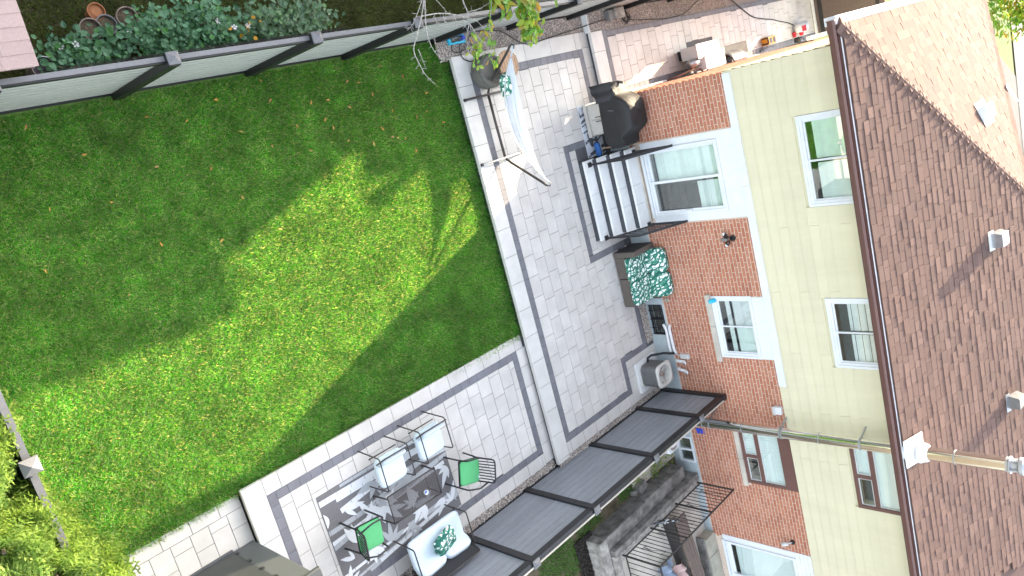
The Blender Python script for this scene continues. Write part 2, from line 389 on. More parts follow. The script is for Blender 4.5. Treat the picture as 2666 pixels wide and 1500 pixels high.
# hammock patio, z = 0
P = base('patio', [rc(9.42, -7.06, 13.22, 1.04)], 0, .4)
field(P, [(9.855, -6.66, 11.5458, .575), (11.5458, -1.09, 12.86, .575), (11.5458, -3.6, 11.71, -1.09), (11.5458, -5.9, 12.795, -3.6), (11.5458, -6.66, 11.93, -5.9)], 9.855, .2818, .42, 0)
for s in [(9.715, -6.80, 9.855, .715, 'y'), (9.855, .575, 12.86, .715, 'x'), (12.86, -1.09, 13.0, .715, 'y'), (11.71, -1.23, 12.86, -1.09, 'x'), (11.71, -3.46, 11.85, -1.23, 'y'),
          (11.71, -3.6, 12.95, -3.46, 'x'), (12.795, -6.04, 12.935, -3.6, 'y'), (11.93, -6.04, 12.795, -5.9, 'x'), (11.93, -6.80, 12.07, -6.04, 'y'), (9.855, -6.80, 11.93, -6.66, 'x')]:
    strip(P, s[0], s[1], s[2], s[3], 0, 'border', .2, s[4], name='border_paver')
strip(P, 9.36, -7.12, 9.715, 1.05, 0, 'coping', .54, 'y', 0, 'coping_slab', .07)
strip(P, 9.715, .715, 13.0, 1.05, 0, 'coping', .78, 'x', .02, 'coping_slab', .07)
strip(P, 13.0, -1.09, 13.28, 1.05, 0, 'paver', .42, 'y', .1)
strip(P, 11.85, -3.46, 12.05, -1.23, 0, 'paver', .28, 'y', .1)
strip(P, 12.05, -3.46, 13.2, -3.22, 0, 'paver', .28, 'x', .1)
strip(P, 12.935, -5.1, 13.0, -3.6, 0, 'paver', .42, 'y', .2)
strip(P, 12.07, -6.22, 13.2, -6.04, 0, 'paver', .42, 'x', .2)
strip(P, 12.07, -6.86, 12.36, -6.22, 0, 'paver', .42, 'y', .2)
strip(P, 12.36, -6.86, 13.2, -6.22, 0, 'paver', .42, 'x', .1)
strip(P, 9.715, -7.06, 13.2, -6.80, 0, 'paver', .42, 'x', .3)
b = MB(); b.box(9.40, -7.1, -.14, 9.425, -4.28, -.06); obj('riser_face', b, 'riser', P)
# lower lounge patio, z = -.14
z = -.14
P2 = base('lounge_patio', [rc(3.44, -7.02, 9.42, -4.28)], z, .4)
field(P2, [(3.87, -6.62, 9.02, -4.67)], 4.08, .283, .425, z, seed=2)
for s in [(3.73, -7.0, 3.87, -4.53, 'y'), (3.87, -4.67, 9.02, -4.53, 'x'), (9.02, -6.76, 9.16, -4.53, 'y'), (3.87, -6.76, 9.02, -6.62, 'x')]:
    strip(P2, s[0], s[1], s[2], s[3], z, 'border', .2, s[4], name='border_paver')
strip(P2, 3.40, -7.02, 3.73, -4.26, z, 'coping', .92, 'y', 0, 'coping_slab', .07)
strip(P2, 3.73, -4.53, 9.36, -4.26, z, 'paver', .43, 'x', .17)
strip(P2, 9.16, -7.02, 9.42, -4.53, z, 'paver', .42, 'y', .05)
strip(P2, 3.73, -7.02, 9.16, -6.76, z, 'paver', .42, 'x', .1)
# garden path bottom left, z = -.28
z = -.28
P3 = base('garden_path', [rc(-4, -7.0, 3.40, -4.30)], z, .3)
strip(P3, -1.0, -4.53, 3.40, -4.29, z, 'paver', .42, 'x', .13)
yy = -4.53
for (x0, x1, ys) in [(3.15, 3.40, [.26, .38, .42]), (2.87, 3.15, [.14, .41, .41]), (2.60, 2.87, [.28, .40, .42]), (2.32, 2.60, [.16, .42, .25, .42]), (2.03, 2.32, [.35, .25, .42]), (1.75, 2.03, [.22, .42, .42]), (1.45, 1.75, [.4, .3, .42]), (1.15, 1.45, [.2, .42])]:
    y = yy
    for l in ys + [.42] * 4: slab(P3, x0, y - l, x1, y, z, 'paver'); y -= l
# side path beside the house, z = .14
z = .14
P4 = base('side_path', [rc(13.26, -.43, 24.1, .96)], z, .3)
strip(P4, 13.2, -.43, 13.61, 1.0, z, 'coping', .72, 'y', .3, 'coping_slab', .07)
strip(P4, 13.61, -.43, 13.75, 1.0, z, 'border', .2, 'y', 0, 'border_paver')
strip(P4, 13.75, .86, 24, .97, z, 'border', .2, 'x', 0, 'border_paver')
strip(P4, 13.75, -.42, 24, -.26, z, 'border', .2, 'x', 0, 'border_paver')
field(P4, [(13.75, -.26, 16.76, .86), (16.76, .34, 18.0, .86), (18.0, -.26, 18.5, .86), (18.5, .03, 19.7, .86), (19.7, -.26, 24, .86)], 13.75, .30, .42, z, seed=3)
strip(P4, 18.5, -.25, 19.7, .02, z - .01, 'border', .3, 'x', 0, 'border_paver')
b = MB(); b.box(13.235, -.4, 0.0, 13.26, 1.0, .07); obj('riser_face', b, 'riser', P4)
# ------------------------------------------------------------------ gravel
def pebbles(n, region, zf, s0=.008, s1=.017):
    ang = np.linspace(0, 2 * PI, 5)[:-1]
    u = np.array([[1, 0, 0], [0, 1, 0], [-1, 0, 0], [0, -1, 0], [0, 0, 1], [0, 0, -1]], float)
    f = np.array([[0, 1, 4], [1, 2, 4], [2, 3, 4], [3, 0, 4], [1, 0, 5], [2, 1, 5], [3, 2, 5], [0, 3, 5]])
    c = region(n); n = len(c); s = rng.uniform(s0, s1, (n, 1, 1)) * rng.uniform(.6, 1.3, (n, 1, 3)); a = rng.uniform(0, 2 * PI, n)
    v = u[None] * s; ca, sa = np.cos(a)[:, None], np.sin(a)[:, None]
    v = np.stack([v[..., 0] * ca - v[..., 1] * sa, v[..., 0] * sa + v[..., 1] * ca, v[..., 2] * .7], -1)
    v[..., 0] += c[:, 0, None]; v[..., 1] += c[:, 1, None]; v[..., 2] += zf(c)[:, None] + s[..., 2] * .3
    F = f[None] + (np.arange(n) * 6)[:, None, None]
    return v.reshape(-1, 3), F.reshape(-1, 3)
def rectpts(*rs):
    A = np.array([(r[2] - r[0]) * (r[3] - r[1]) for r in rs]); p = A / A.sum()
    def fn(n):
        k = rng.choice(len(rs), n, p=p); q = np.array(rs)[k]
        return np.stack([rng.uniform(q[:, 0], q[:, 2]), rng.uniform(q[:, 1], q[:, 3])], -1)
    return fn
sheet('gravel_bed', 9.1, 1.05, 13.24, 1.44, -.03, 'gravelbase'); sheet('gravel_bed', 13.24, .97, 24, 1.44, .10, 'gravelbase')
sheet('gravel_bed', 3.4, -7.30, 9.4, -7.02, -.16, 'gravelbase'); sheet('gravel_bed', 9.4, -7.30, 13.2, -7.06, -.03, 'gravelbase')
sheet('gravel_bed', 12.94, -5.95, 13.22, -5.0, .004, 'gravelbase')
b = MB(); b.box(13.215, 1.0, -.2, 13.245, 1.40, .115); obj('edging', b, 'slab', kind='structure')
v, f = pebbles(15000, rectpts((9.1, 1.0, 13.3, 1.42), (13.24, .97, 19, 1.42), (3.4, -7.2, 9.4, -7.02), (9.4, -7.2, 13.2, -7.06), (12.94, -5.95, 13.2, -5.0)),
               lambda c: np.where(c[:, 1] < -6.5, np.where(c[:, 0] < 9.4, -.15, -.02), np.where(c[:, 1] < 0, .012, np.where(c[:, 0] < 13.24, -.02, .11))))
o = bpy.data.objects.new('gravel', npmesh('gravel', v, f, 'pebble')); COL.objects.link(o); o['kind'] = 'stuff'
# ------------------------------------------------------------------ grass
def blades(c, zf, l0, l1, w, lean=.6):
    n = len(c); a = rng.uniform(0, 2 * PI, n); L = rng.uniform(l0, l1, n); le = rng.uniform(.25, 1, n) * lean
    dx, dy = np.cos(a), np.sin(a); px, py = -dy, dx; W = w * rng.uniform(.6, 1.3, n); z0 = zf(c)
    mid = L * .55; h1 = mid * np.sqrt(1 - (le * .5) ** 2); r1 = mid * le * .5
    le2 = np.minimum(le * 1.3, 1.25); r2 = r1 + (L - mid) * np.sin(np.minimum(le2, 1.4)); h2 = h1 + (L - mid) * np.cos(np.minimum(le2, 1.4))
    def pt(r, h, s): return np.stack([c[:, 0] + dx * r + px * W * s, c[:, 1] + dy * r + py * W * s, z0 + h], -1)
    v = np.stack([pt(0, 0, -.5), pt(0, 0, .5), pt(r1, h1, .45), pt(r1, h1, -.45), pt(r2, h2, 0)], 1)
    k = np.arange(n)[:, None, None] * 5
    f = np.array([[0, 1, 2], [0, 2, 3], [3, 2, 4]])[None] + k
    return v.reshape(-1, 3), f.reshape(-1, 3)
def grass(name, regs, n, zf, mat, l0, l1, w, clump=True, lean=.9):
    c = rectpts(*regs)(n)
    v, f = blades(c, zf, l0, l1, w, lean)
    o = bpy.data.objects.new(name, npmesh(name, v, f, mat)); COL.objects.link(o); o['kind'] = 'stuff'; return o
grass('grass', [(.6, -4.27, 9.37, 1.36)], 360000, lambda c: zl(c[:, 0]), 'blade', .03, .075, .0075, lean=1.25)
grass('grass', [(.9, -4.36, 9.36, -4.24)], 3500, lambda c: zl(c[:, 0]), 'blade', .05, .1, .007, lean=1.1)
grass('grass', [(9.26, -4.3, 9.43, 1.0)], 3500, lambda c: zl(c[:, 0]) - .01, 'blade', .05, .12, .006, lean=1.1)
grass('rough_grass', [(1.2, 1.5, 11.5, 3.3)], 130000, lambda c: -.22 + 0 * c[:, 0], 'blade2', .03, .08, .009)
c = rectpts((8.2, -9.6, 10.4, -7.3), (10.2, -9.0, 11.6, -7.3), (11.5, -9.1, 13.2, -8.6))(26000)
nz = np.sin(c[:, 0] * 5.1 + 1) * np.cos(c[:, 1] * 4.3) + rng.normal(0, .35, len(c)); keep = ((c[:, 0] < 9.9) & (nz > -.7)) | (nz > .35)
keep &= ~((c[:, 0] > 9.3) & (c[:, 1] < -9.0))
v, f = blades(c[keep], lambda q: -.14 + 0 * q[:, 0], .03, .09, .01, .9)
o = bpy.data.objects.new('neighbour_grass', npmesh('neighbour_grass', v, f, 'blade3')); COL.objects.link(o); o['kind'] = 'stuff'
v, f = pebbles(3500, rectpts((9.28, -10.2, 9.82, -8.95)), lambda c: -.12 + .05 * rng.random(len(c)), .012, .03)
o = bpy.data.objects.new('mulch', npmesh('mulch', v, f, 'mulch')); COL.objects.link(o); o['kind'] = 'stuff'
# concrete slabs in the neighbour's yard
NS = bpy.data.objects['neighbour_yard']
for (x0, y0, x1, y1) in [(11.45, -8.2, 12.1, -7.4), (12.1, -8.2, 13.2, -7.4), (11.5, -8.58, 12.2, -8.2), (11.46, -9.0, 12.2, -8.58), (12.2, -8.6, 13.2, -8.2), (12.2, -9.0, 13.2, -8.6), (10.9, -8.4, 11.45, -7.4)]:
    slab(NS, x0, y0, x1, y1, -.10, 'concrete2', 'concrete_slab', .04, .02)
# ------------------------------------------------------------------ house
XW = 13.22; YC = -.42; YE = -15.5; XF = 20.7
H = thing('house', 'two-storey house, red brick below and pale yellow siding above, under a brown shingled hip roof', 'house', (XW, YC, 0))
HOLES = dict(door=(-3.06, -1.62, .82, 2.56), w1=(-6.24, -4.93, 1.78, 2.64), bs=(-5.83, -5.09, .03, .44), bw1=(-9.30, -8.04, 1.80, 2.70), bs2=(-9.10, -8.42, .03, .46),
             door2=(-13.0, -11.12, .80, 2.56), w2=(-3.10, -1.52, 4.22, 5.12), w3=(-6.30, -4.97, 4.22, 5.12), bw2=(-9.38, -8.05, 4.22, 5.12))
def holed(b, x0, x1, ya, yb, za, zb, holes):
    hs = [h for h in holes if h[0] < yb and h[1] > ya and h[2] < zb and h[3] > za]
    ys = sorted({ya, yb} | {min(max(h[i], ya), yb) for h in hs for i in (0, 1)}); zs = sorted({za, zb} | {min(max(h[i], za), zb) for h in hs for i in (2, 3)})
    for i in range(len(ys) - 1):
        for j in range(len(zs) - 1):
            cy = (ys[i] + ys[i + 1]) / 2; cz = (zs[j] + zs[j + 1]) / 2
            if not any(h[0] < cy < h[1] and h[2] < cz < h[3] for h in hs): b.box(x0, ys[i], zs[j], x1, ys[i + 1], zs[j + 1])
HL = list(HOLES.values())
b = MB(); holed(b, XW - .008, XW + .2, YE, YC - .01, .48, 2.93, HL); b.box(XW + .2, YC - .2, .2, XF, YC - .01, 2.93); obj('wall', b, 'mortar', H)
b = MB(); holed(b, XW - .02, XW + .2, YE, YC + .02, -.3, .48, HL); b.box(XW + .2, YC - .2, -.3, XF, YC + .02, .2); obj('foundation', b, 'foundation', H)
b = MB(); holed(b, XW + .012, XW + .2, YE, YC - .005, 2.93, 5.3, HL); b.box(XW + .2, YC - .2, 2.93, XF, YC - .005, 5.3); b.box(XF - .2, YE, -.3, XF, YC - .2, 5.3); obj('upper_wall', b, 'siding', H)
b = MB(); b.box(XW + .9, YE, -.3, XW + 1.0, YC - .2, 5.3); b.box(XW + .2, YE, 2.75, XW + .9, YC - .2, 2.95); b.box(XW + .2, YE, .5, XW + .9, YC - .2, .6); obj('room_lining', b, 'dark', H)
# bricks: rear face
CLEAR = [(-3.25, -1.45, .55, 3.0), (-6.29, -4.90, 1.74, 3.0), (-9.36, -8.02, 1.76, 3.0), (-13.2, -11.06, .5, 3.0), (-6.38, -4.85, 1.62, 1.75), (-9.43, -7.99, 1.65, 1.77), (-5.83, -5.09, 0, .47), (-9.1, -8.42, 0, .47)]
rows = []; BL = .208; CH = .0765; z = .505; k = 0
while z < 2.90:
    y = YC - (0 if k % 2 else BL / 2 - .104) - (BL / 2 if k % 2 else 0); cuts = [YC] + [y - i * BL for i in range(1 if k % 2 == 0 else 0, 60)]
    for i in range(len(cuts) - 1):
        a, c = cuts[i] - .0065, cuts[i + 1] + .0065
        if a < -11.6: break
        segs = [(c, a)]
        for h in CLEAR:
            if h[2] < z + CH / 2 < h[3]:
                n2 = []
                for s in segs:
                    if h[1] <= s[0] or h[0] >= s[1]: n2.append(s)
                    else:
                        if s[0] < h[0]: n2.append((s[0], h[0] - .004))
                        if s[1] > h[1]: n2.append((h[1] + .004, s[1]))
                segs = n2
        for s in segs:
            if s[1] - s[0] > .025: rows.append((s[0], s[1], z))
    z += CH; k += 1
E0 = Vector((0, 0, 10.4))
rows.sort(key=lambda s: (Vector((XW, (s[0] + s[1]) / 2, s[2])) - E0).length)
bm_ = MB().box(-.012, -.5, -.031, .012, .5, .031).mesh('brick'); bm_.materials.append(G['brick'])
for s in rows[:300]:
    piece('brick', bm_, (XW + random.uniform(-.001, .0025), (s[0] + s[1]) / 2, s[2] + CH / 2), H, scale=(1, s[1] - s[0], 1), rot=(random.uniform(-.004, .004), random.uniform(-.01, .01), 0))
b = MB()
for s in rows[300:]: b.obox((XW + random.uniform(-.001, .0025), (s[0] + s[1]) / 2, s[2] + CH / 2), (.024, s[1] - s[0], .062), (random.uniform(-.004, .004), random.uniform(-.01, .01), 0))
z = .22; k = 0
while z < 2.88:
    x = XW + .02 + (.1 if k % 2 else 0)
    while x < XF - .2: b.box(x, YC - .02, z, x + .198, YC + .004, z + .065); x += BL
    z += CH; k += 1
obj('brickwork', b, 'brick', H, kind='stuff')
# siding boards: rear wall, each board its own piece, lapped
pitch = .195; z = 3.085; k = 0
def board(y0, y1, z, lab='siding_board'):
    b = MB(); y0 += .002; y1 -= .002
    b.add([(XW - .004, y0, z + pitch + .01), (XW - .004, y1, z + pitch + .01), (XW - .029, y1, z), (XW - .029, y0, z), (XW + .011, y0, z), (XW + .011, y1, z), (XW + .011, y0, z + pitch + .01), (XW + .011, y1, z + pitch + .01)],
          [(0, 3, 2, 1), (3, 4, 5, 2), (4, 3, 0, 6), (2, 5, 7, 1), (0, 1, 7, 6)])
    obj('siding_board', b, 'siding', H)
z = 2.935
while z < 5.2:
    js = [YC + .005, -3.5 - 1.3 * (k % 3), -7.4 - 1.1 * (k % 2), YE + 3.2]
    for i in range(3):
        lo, hi = js[i + 1], js[i]; segs = [(lo, hi)]
        for hn in ('w2', 'w3', 'bw2'):
            h = HOLES[hn]
            if h[2] - .07 < z + pitch and z < 5.2 and z + pitch > h[2] - .05:
                n2 = []
                for s in segs:
                    if h[1] + .05 <= s[0] or h[0] - .05 >= s[1]: n2.append(s)
                    else:
                        if s[0] < h[0] - .05: n2.append((s[0], h[0] - .05))
                        if s[1] > h[1] + .05: n2.append((h[1] + .05, s[1]))
                segs = n2
        for s in segs: board(s[0], s[1], z)
    z += pitch; k += 1
b = MB(); z = 2.935
while z < 5.1:
    b.add([(XW - .018, YC + .022, z), (XF, YC + .022, z), (XF, YC + .004, z + pitch), (XW - .018, YC + .004, z + pitch), (XW - .018, YC - .004, z), (XF, YC - .004, z)], [(0, 1, 2, 3), (0, 4, 5, 1)]); z += pitch
obj('side_siding', b, 'siding', H)
b = MB(); b.box(XW - .034, -2.62, 2.925, XW + .008, -.455, 3.085); b.box(XW - .034, -6.87, 2.925, XW + .008, -2.624, 3.085); obj('trim_band', b, 'white', H, bevel=.003)
# windows --------------------------------------------------------
def frame(b, y0, y1, z0, z1, w, x0, x1):
    b.box(x0, y0, z0, x1, y1, z0 + w); b.box(x0, y0, z1 - w, x1, y1, z1); b.box(x0, y0, z0 + w, x1, y0 + w, z1 - w); b.box(x0, y1 - w, z0 + w, x1, y1, z1 - w)
def pane(y0, y1, z0, z1, x, par):
    b = MB(); b.box(x, y0, z0, x + .006, y1, z1); obj('pane', b, 'glass', par)
def blinds(y0, y1, z0, z1, par, mat='blind', step=.11, gap=.003, x=XW + .06, ang=.10):
    b = MB(); z = z1
    while z > z0 + .02:
        h = min(step, z - z0); b.obox((x, (y0 + y1) / 2, z - h / 2), (.004, y1 - y0, h - gap), (0, ang + random.uniform(-.03, .03), 0)); z -= step
    obj('blind', b, mat, par)
def slider(h, name, label=None, cover=None, fmat='white', bl=(0, 1, 0, 1), fw=.06, mat='blind'):
    y0, y1, z0, z1 = h; b = MB()
    frame(b, y0 - .045, y1 + .045, z0 - .045, z1 + .02, .052, XW - .03, XW + .02)
    frame(b, y0 + .002, y1 - .002, z0 + .002, z1, .055, XW - .012, XW + .06)
    W = obj(name, b, fmat, H, bevel=.003, label=label)
    ym = (y0 + y1) / 2
    for a, c, xx in ((y0 + .055, ym + .02, XW + .012), (ym - .02, y1 - .055, XW + .034)):
        b = MB(); frame(b, a, c, z0 + .056, z1 - .052, .032, xx, xx + .02); obj('sash', b, fmat, W)
        pane(a + .03, c - .03, z0 + .086, z1 - .08, xx + .006, W)
    return W, ym
W, ym = slider(HOLES['w1'], 'window', 'white sliding window in the brick wall beside the air conditioner')
b = MB()
blinds(-6.2, -5.62, 2.16, 2.62, W); blinds(-6.2, -5.62, 2.0, 2.10, W); blinds(-5.58, -4.98, 2.16, 2.62, W, 'gblind'); blinds(-5.58, -4.98, 2.0, 2.10, W, 'gblind')
b = MB(); b.box(XW - .075, -5.565, 1.62, XW + .0, -4.85, 1.735); b.box(XW - .075, -6.38, 1.62, XW + .0, -5.57, 1.735); obj('sill', b, 'concrete2', W, bevel=.008)
b = MB(); b.box(XW - .02, -6.28, 2.665, XW + .008, -4.91, 2.922); obj('header_panel', b, 'white', W)
W, ym = slider(HOLES['w2'], 'window', 'white upstairs window nearer the side path, left blind half drawn')
blinds(-2.28, -1.6, 4.42, 5.12, W); blinds(-3.05, -2.36, 4.42, 5.12, W)
W, ym = slider(HOLES['w3'], 'window', 'white upstairs window in the middle with dark gaps between grey blinds')
blinds(-5.6, -5.03, 4.53, 5.12, W, 'gblind', .13, .016); blinds(-6.26, -5.68, 4.53, 5.12, W, 'gblind', .13, .016)
# sliding patio doors
def door(h, nm, par_label, gapside=True):
    y0, y1, z0, z1 = h
    b = MB(); holed(b, XW - .022, XW + .012, y0 - .16, y1 + .15, z0 - .06, 2.922, [h]); D = obj(nm, b, 'white', H, label=par_label, bevel=.002)
    b = MB(); frame(b, y0 + .003, y1 - .003, z0 + .003, z1 - .003, .05, XW - .05, XW + .05); b.box(XW - .06, y0 - .02, z0 - .07, XW - .022, y1 + .02, z0 - .01); obj('door_frame', b, 'white', D, bevel=.003)
    ym = (y0 + y1) / 2
    for a, c, xx in ((y0 + .05, ym + .03, XW - .03), (ym - .03, y1 - .05, XW + .005)):
        b = MB(); frame(b, a, c, z0 + .053, z1 - .053, .055, xx, xx + .03); obj('door_panel', b, 'white', D, bevel=.003); pane(a + .05, c - .05, z0 + .1, z1 - .1, xx + .012, D)
    return D, ym
D, ym = door(HOLES['door'], 'patio_door', 'white sliding patio door at the top of the steps')
blinds(ym + .02, -1.67, 1.02, 2.56, D, 'blind', .12); blinds(-3.0, -2.42, 1.9, 2.56, D, 'blind', .13, .012)
b = MB(); b.box(XW - .075, -3.0, 1.55, XW - .03, -2.97, 1.75); b.box(XW - .06, -3.05, 1.62, XW - .035, -3.0, 1.68); obj('handle', b, 'white', D, bevel=.004)
D, ym = door(HOLES['door2'], 'patio_door', 'white sliding patio door above the neighbouring concrete terrace')
blinds(-12.9, -11.2, 1.0, 2.56, D, 'pblind', .3, .003, ang=.02)
b = MB()
for z in (2.66, 2.75, 2.84): b.box(XW - .03, -13.1, z, XW - .022, -11.0, z + .006)
obj('panel_groove', b, 'siding', D)
# brown windows
def brownwin(h, label, sill):
    y0, y1, z0, z1 = h; b = MB(); frame(b, y0 - .06, y1 + .06, z0 - .05, z1 + .03, .075, XW - .03, XW + .02); zm = z0 + .34; yq = (y0 + y1) / 2
    b.box(XW - .02, y0 + .01, zm - .045, XW + .02, y1 - .01, zm + .045); b.box(XW - .018, yq - .04, z0 + .02, XW + .018, yq + .04, zm - .045)
    W = obj('window', b, 'brown', H, bevel=.004, label=label)
    for a, c, e, f in ((y0 + .015, yq - .04, z0 + .025, zm - .045), (yq + .04, y1 - .015, z0 + .025, zm - .045), (y0 + .015, y1 - .015, zm + .045, z1)):
        b = MB(); frame(b, a, c, e, f, .022, XW + .0, XW + .02); obj('sash', b, 'lgrey', W); pane(a + .02, c - .02, e + .02, f - .02, XW + .008, W)
    b = MB(); b.box(XW + .030, y0, z0 + .34, XW + .034, y1, z1 + .05); b.box(XW + .034, yq + .01, z0, XW + .038, y1, z0 + .3); obj('blind', b, 'pblind', W)
    if sill:
        b = MB(); b.box(XW - .075, -8.74, 1.645, XW, -8.0, 1.755); b.box(XW - .075, -9.43, 1.645, XW, -8.745, 1.755); obj('sill', b, 'concrete2', W, bevel=.008)
        b = MB(); b.box(XW - .03, y0 - .06, z1 + .032, XW + .008, y1 + .06, 2.922); obj('header_panel', b, 'brown', W)
brownwin(HOLES['bw1'], 'brown-framed window low in the brick wall behind the steel flue', True)
brownwin(HOLES['bw2'], 'brown-framed upstairs window right under the gutter by the steel flue', False)
# basement windows
h = HOLES['bs']; b = MB(); frame(b, h[0], h[1], h[2], h[3], .03, XW + .03, XW + .06); b.box(XW + .03, -5.48, .06, XW + .06, -5.44, .41); W = obj('basement_window', b, 'black', H); pane(h[0] + .03, h[1] - .03, .06, .41, XW + .05, W)
b = MB()
for zz in (.12, .23, .34): b.box(XW + .0, h[0], zz, XW + .015, h[1], zz + .014)
for yy in (-5.09, -5.25, -5.46, -5.66, -5.83): b.box(XW - .003, yy - .012, .03, XW - .001, yy + .012, .44)
obj('window_bars', b, 'black', W)
h = HOLES['bs2']; b = MB(); frame(b, h[0], h[1], h[2], h[3], .045, XW - .03, XW + .05); b.box(XW - .03, -8.79, .07, XW + .05, -8.74, .42); W = obj('basement_window', b, 'white', H, label='white two-pane basement window'); pane(h[0] + .04, h[1] - .04, .07, .42, XW + .0, W)
# roof ------------------------------------------------------------
RP = .353; ZE = 5.38
zr = lambda x: ZE + RP * (x - 12.75)
zs = lambda y: ZE + RP * (-.12 - y)
AX, AY = 16.80, -4.17; ZA = zr(AX); XB = 2 * AX - 12.75
b = MB(); d = .03
b.add([(12.74, -.11, zr(12.74) - d), (12.74, YE, zr(12.74) - d), (AX, YE, ZA - d), (AX, AY, ZA - d), (XB, -.11, zs(-.11) - d), (XB, YE, zs(-.11) - d)],
      [(0, 3, 2, 1), (0, 4, 3), (3, 4, 5, 2)])
RF = obj('roof', b, 'shingle', H)
b = MB(); b.box(12.76, YE, 5.17, XW + .02, YC + .02, 5.19); b.box(12.76, YC + .02, 5.17, XB, -.13, 5.19); obj('soffit', b, 'white', RF); b = MB(); b.box(12.745, YE, 5.17, 12.76, -.13, 5.33); obj('fascia', b, 'brown', RF)
b = MB(); b.box(12.70, -.10, 5.14, XB, .035, 5.325); obj('side_fascia', b, 'white', RF)
b = MB(); b.box(12.735, YE, 5.346, 12.765, -.11, 5.356); obj('drip_edge', b, 'drip', RF)
b = MB()
b.add([(12.62, -.02, 5.335), (12.62, YE, 5.335), (12.60, YE, 5.30), (12.60, -.02, 5.30), (12.615, -.02, 5.24), (12.615, YE, 5.24), (12.64, YE, 5.20), (12.64, -.02, 5.20), (12.74, -.02, 5.20), (12.74, YE, 5.20), (12.635, -.02, 5.33), (12.635, YE, 5.33), (12.65, -.02, 5.23), (12.65, YE, 5.23), (12.735, -.02, 5.23), (12.735, YE, 5.23)],
      [(0, 1, 2, 3), (3, 2, 5, 4), (4, 5, 6, 7), (7, 6, 9, 8), (0, 10, 11, 1), (10, 12, 13, 11), (12, 14, 15, 13)]); b.box(12.602, -.035, 5.2, 12.74, -.02, 5.335)
obj('gutter', b, 'brown', RF)
# shingles
tabs = []  # (plane, u0, u1, v0(slope along), course)
SL = math.sqrt(1 + RP * RP); EX = .142; px_ = EX / SL
n = int((AX - 12.76) / px_)
for i in range(n + 1):
    x = 12.76 + i * px_; y1 = -.12 - (x - 12.75) - .05; y = y1 + random.uniform(0, .2)
    while y > -11.4:
        w = random.choice((.14, .19, .24, .28, .31)); a = min(y, y1); c = y - w
        if a - c > .04: tabs.append((0, x, c, a))
        y = c
def tab_box(b, t, o=(0, 0, 0)):
    k, s, c, a = t; g = .003; thk = random.choice((.0035, .005, .008, .011)); jit = random.uniform(-.006, .006); L = EX + .05; nx, nz = -RP / SL, 1 / SL; ux, uz = 1 / SL, RP / SL
    j2 = jit + random.uniform(-.006, .006)
    def P(v, y, h):
        vx = v * ux + h * nx; vz = v * uz + h * nz
        if k == 0: return (s + vx - o[0], y - o[1], zr(s) + vz - o[2])
        return (y - o[0], s - vx - o[1], zs(s) + vz - o[2])
    q = [P(jit, c + g, thk + .004), P(j2, a - g, thk + .004), P(L, a - g, .004), P(L, c + g, .004), P(jit, c + g, -.012), P(j2, a - g, -.012), P(L, a - g, -.02), P(L, c + g, -.02)]
    f = [(0, 3, 2, 1), (0, 1, 5, 4), (1, 2, 6, 5), (3, 0, 4, 7)]
    if k == 1: f = [tuple(reversed(z)) for z in f]
    b.add(q, f)
# side slope
n2 = int((-.12 - AY) / px_)
for i in range(n2 + 1):
    y = -.11 - i * px_; t = -.12 - y; x0 = 12.75 + t + .05; x1 = XB - t - .05; x = x0 - random.uniform(0, .25)
    while x < x1:
        w = random.choice((.24, .3, .33, .33)); a = max(x, x0); c = min(x + w, x1)
        if c - a > .03: tabs.append((1, y, a, c))
        x += w
vis = [t for t in tabs]
def cen(t): return Vector((t[1], (t[2] + t[3]) / 2, zr(t[1]))) if t[0] == 0 else Vector(((t[2] + t[3]) / 2, t[1], zs(t[1])))
vis.sort(key=lambda t: (cen(t) - E0).length - (0 if t[0] == 0 else -.6))
for t in vis[:300]:
    o = cen(t); b = MB(); tab_box(b, t, o); q = obj('shingle', b, 'shingle', RF); q.location = o
b = MB()
for t in vis[300:]: tab_box(b, t)
obj('shingle_field', b, 'shingle', RF, kind='stuff')
# hip and ridge caps
def caps(p, q, w, n, name='hip_cap', up=Vector((0, 0, 1)), fold=.35):
    p = Vector(p); q = Vector(q); d = (q - p); L = d.length; d.normalize(); r = d.cross(up).normalized(); u = r.cross(d)
    for i in range(n):
        a = p + d * (L * i / n - .02); e = p + d * (L * (i + 1) / n + .03); h0, h1 = .022 + random.uniform(-.003, .004), .010; b = MB()
        vs = []
        for pt, h in ((a, h0), (e, h1)):
            vs += [pt + r * w - u * w * fold + u * h, pt + u * (h + .012), pt - r * w - u * w * fold + u * h]
        vs += [vs[0] - u * .04, vs[2] - u * .04]
        b.add(vs, [(0, 1, 4, 3), (1, 2, 5, 4), (0, 6, 1), (1, 7, 2), (1, 6, 7)]); o = obj(name, b, 'shingle', RF)
caps((12.74, -.11, zr(12.74)), (AX, AY, ZA), .15, 44)
caps((XB - .02, -.12, zs(-.12)), (AX + .02, AY, ZA), .15, 44)
caps((AX, AY - .05, ZA), (AX, -11.3, ZA), .15, 50, 'ridge_cap')
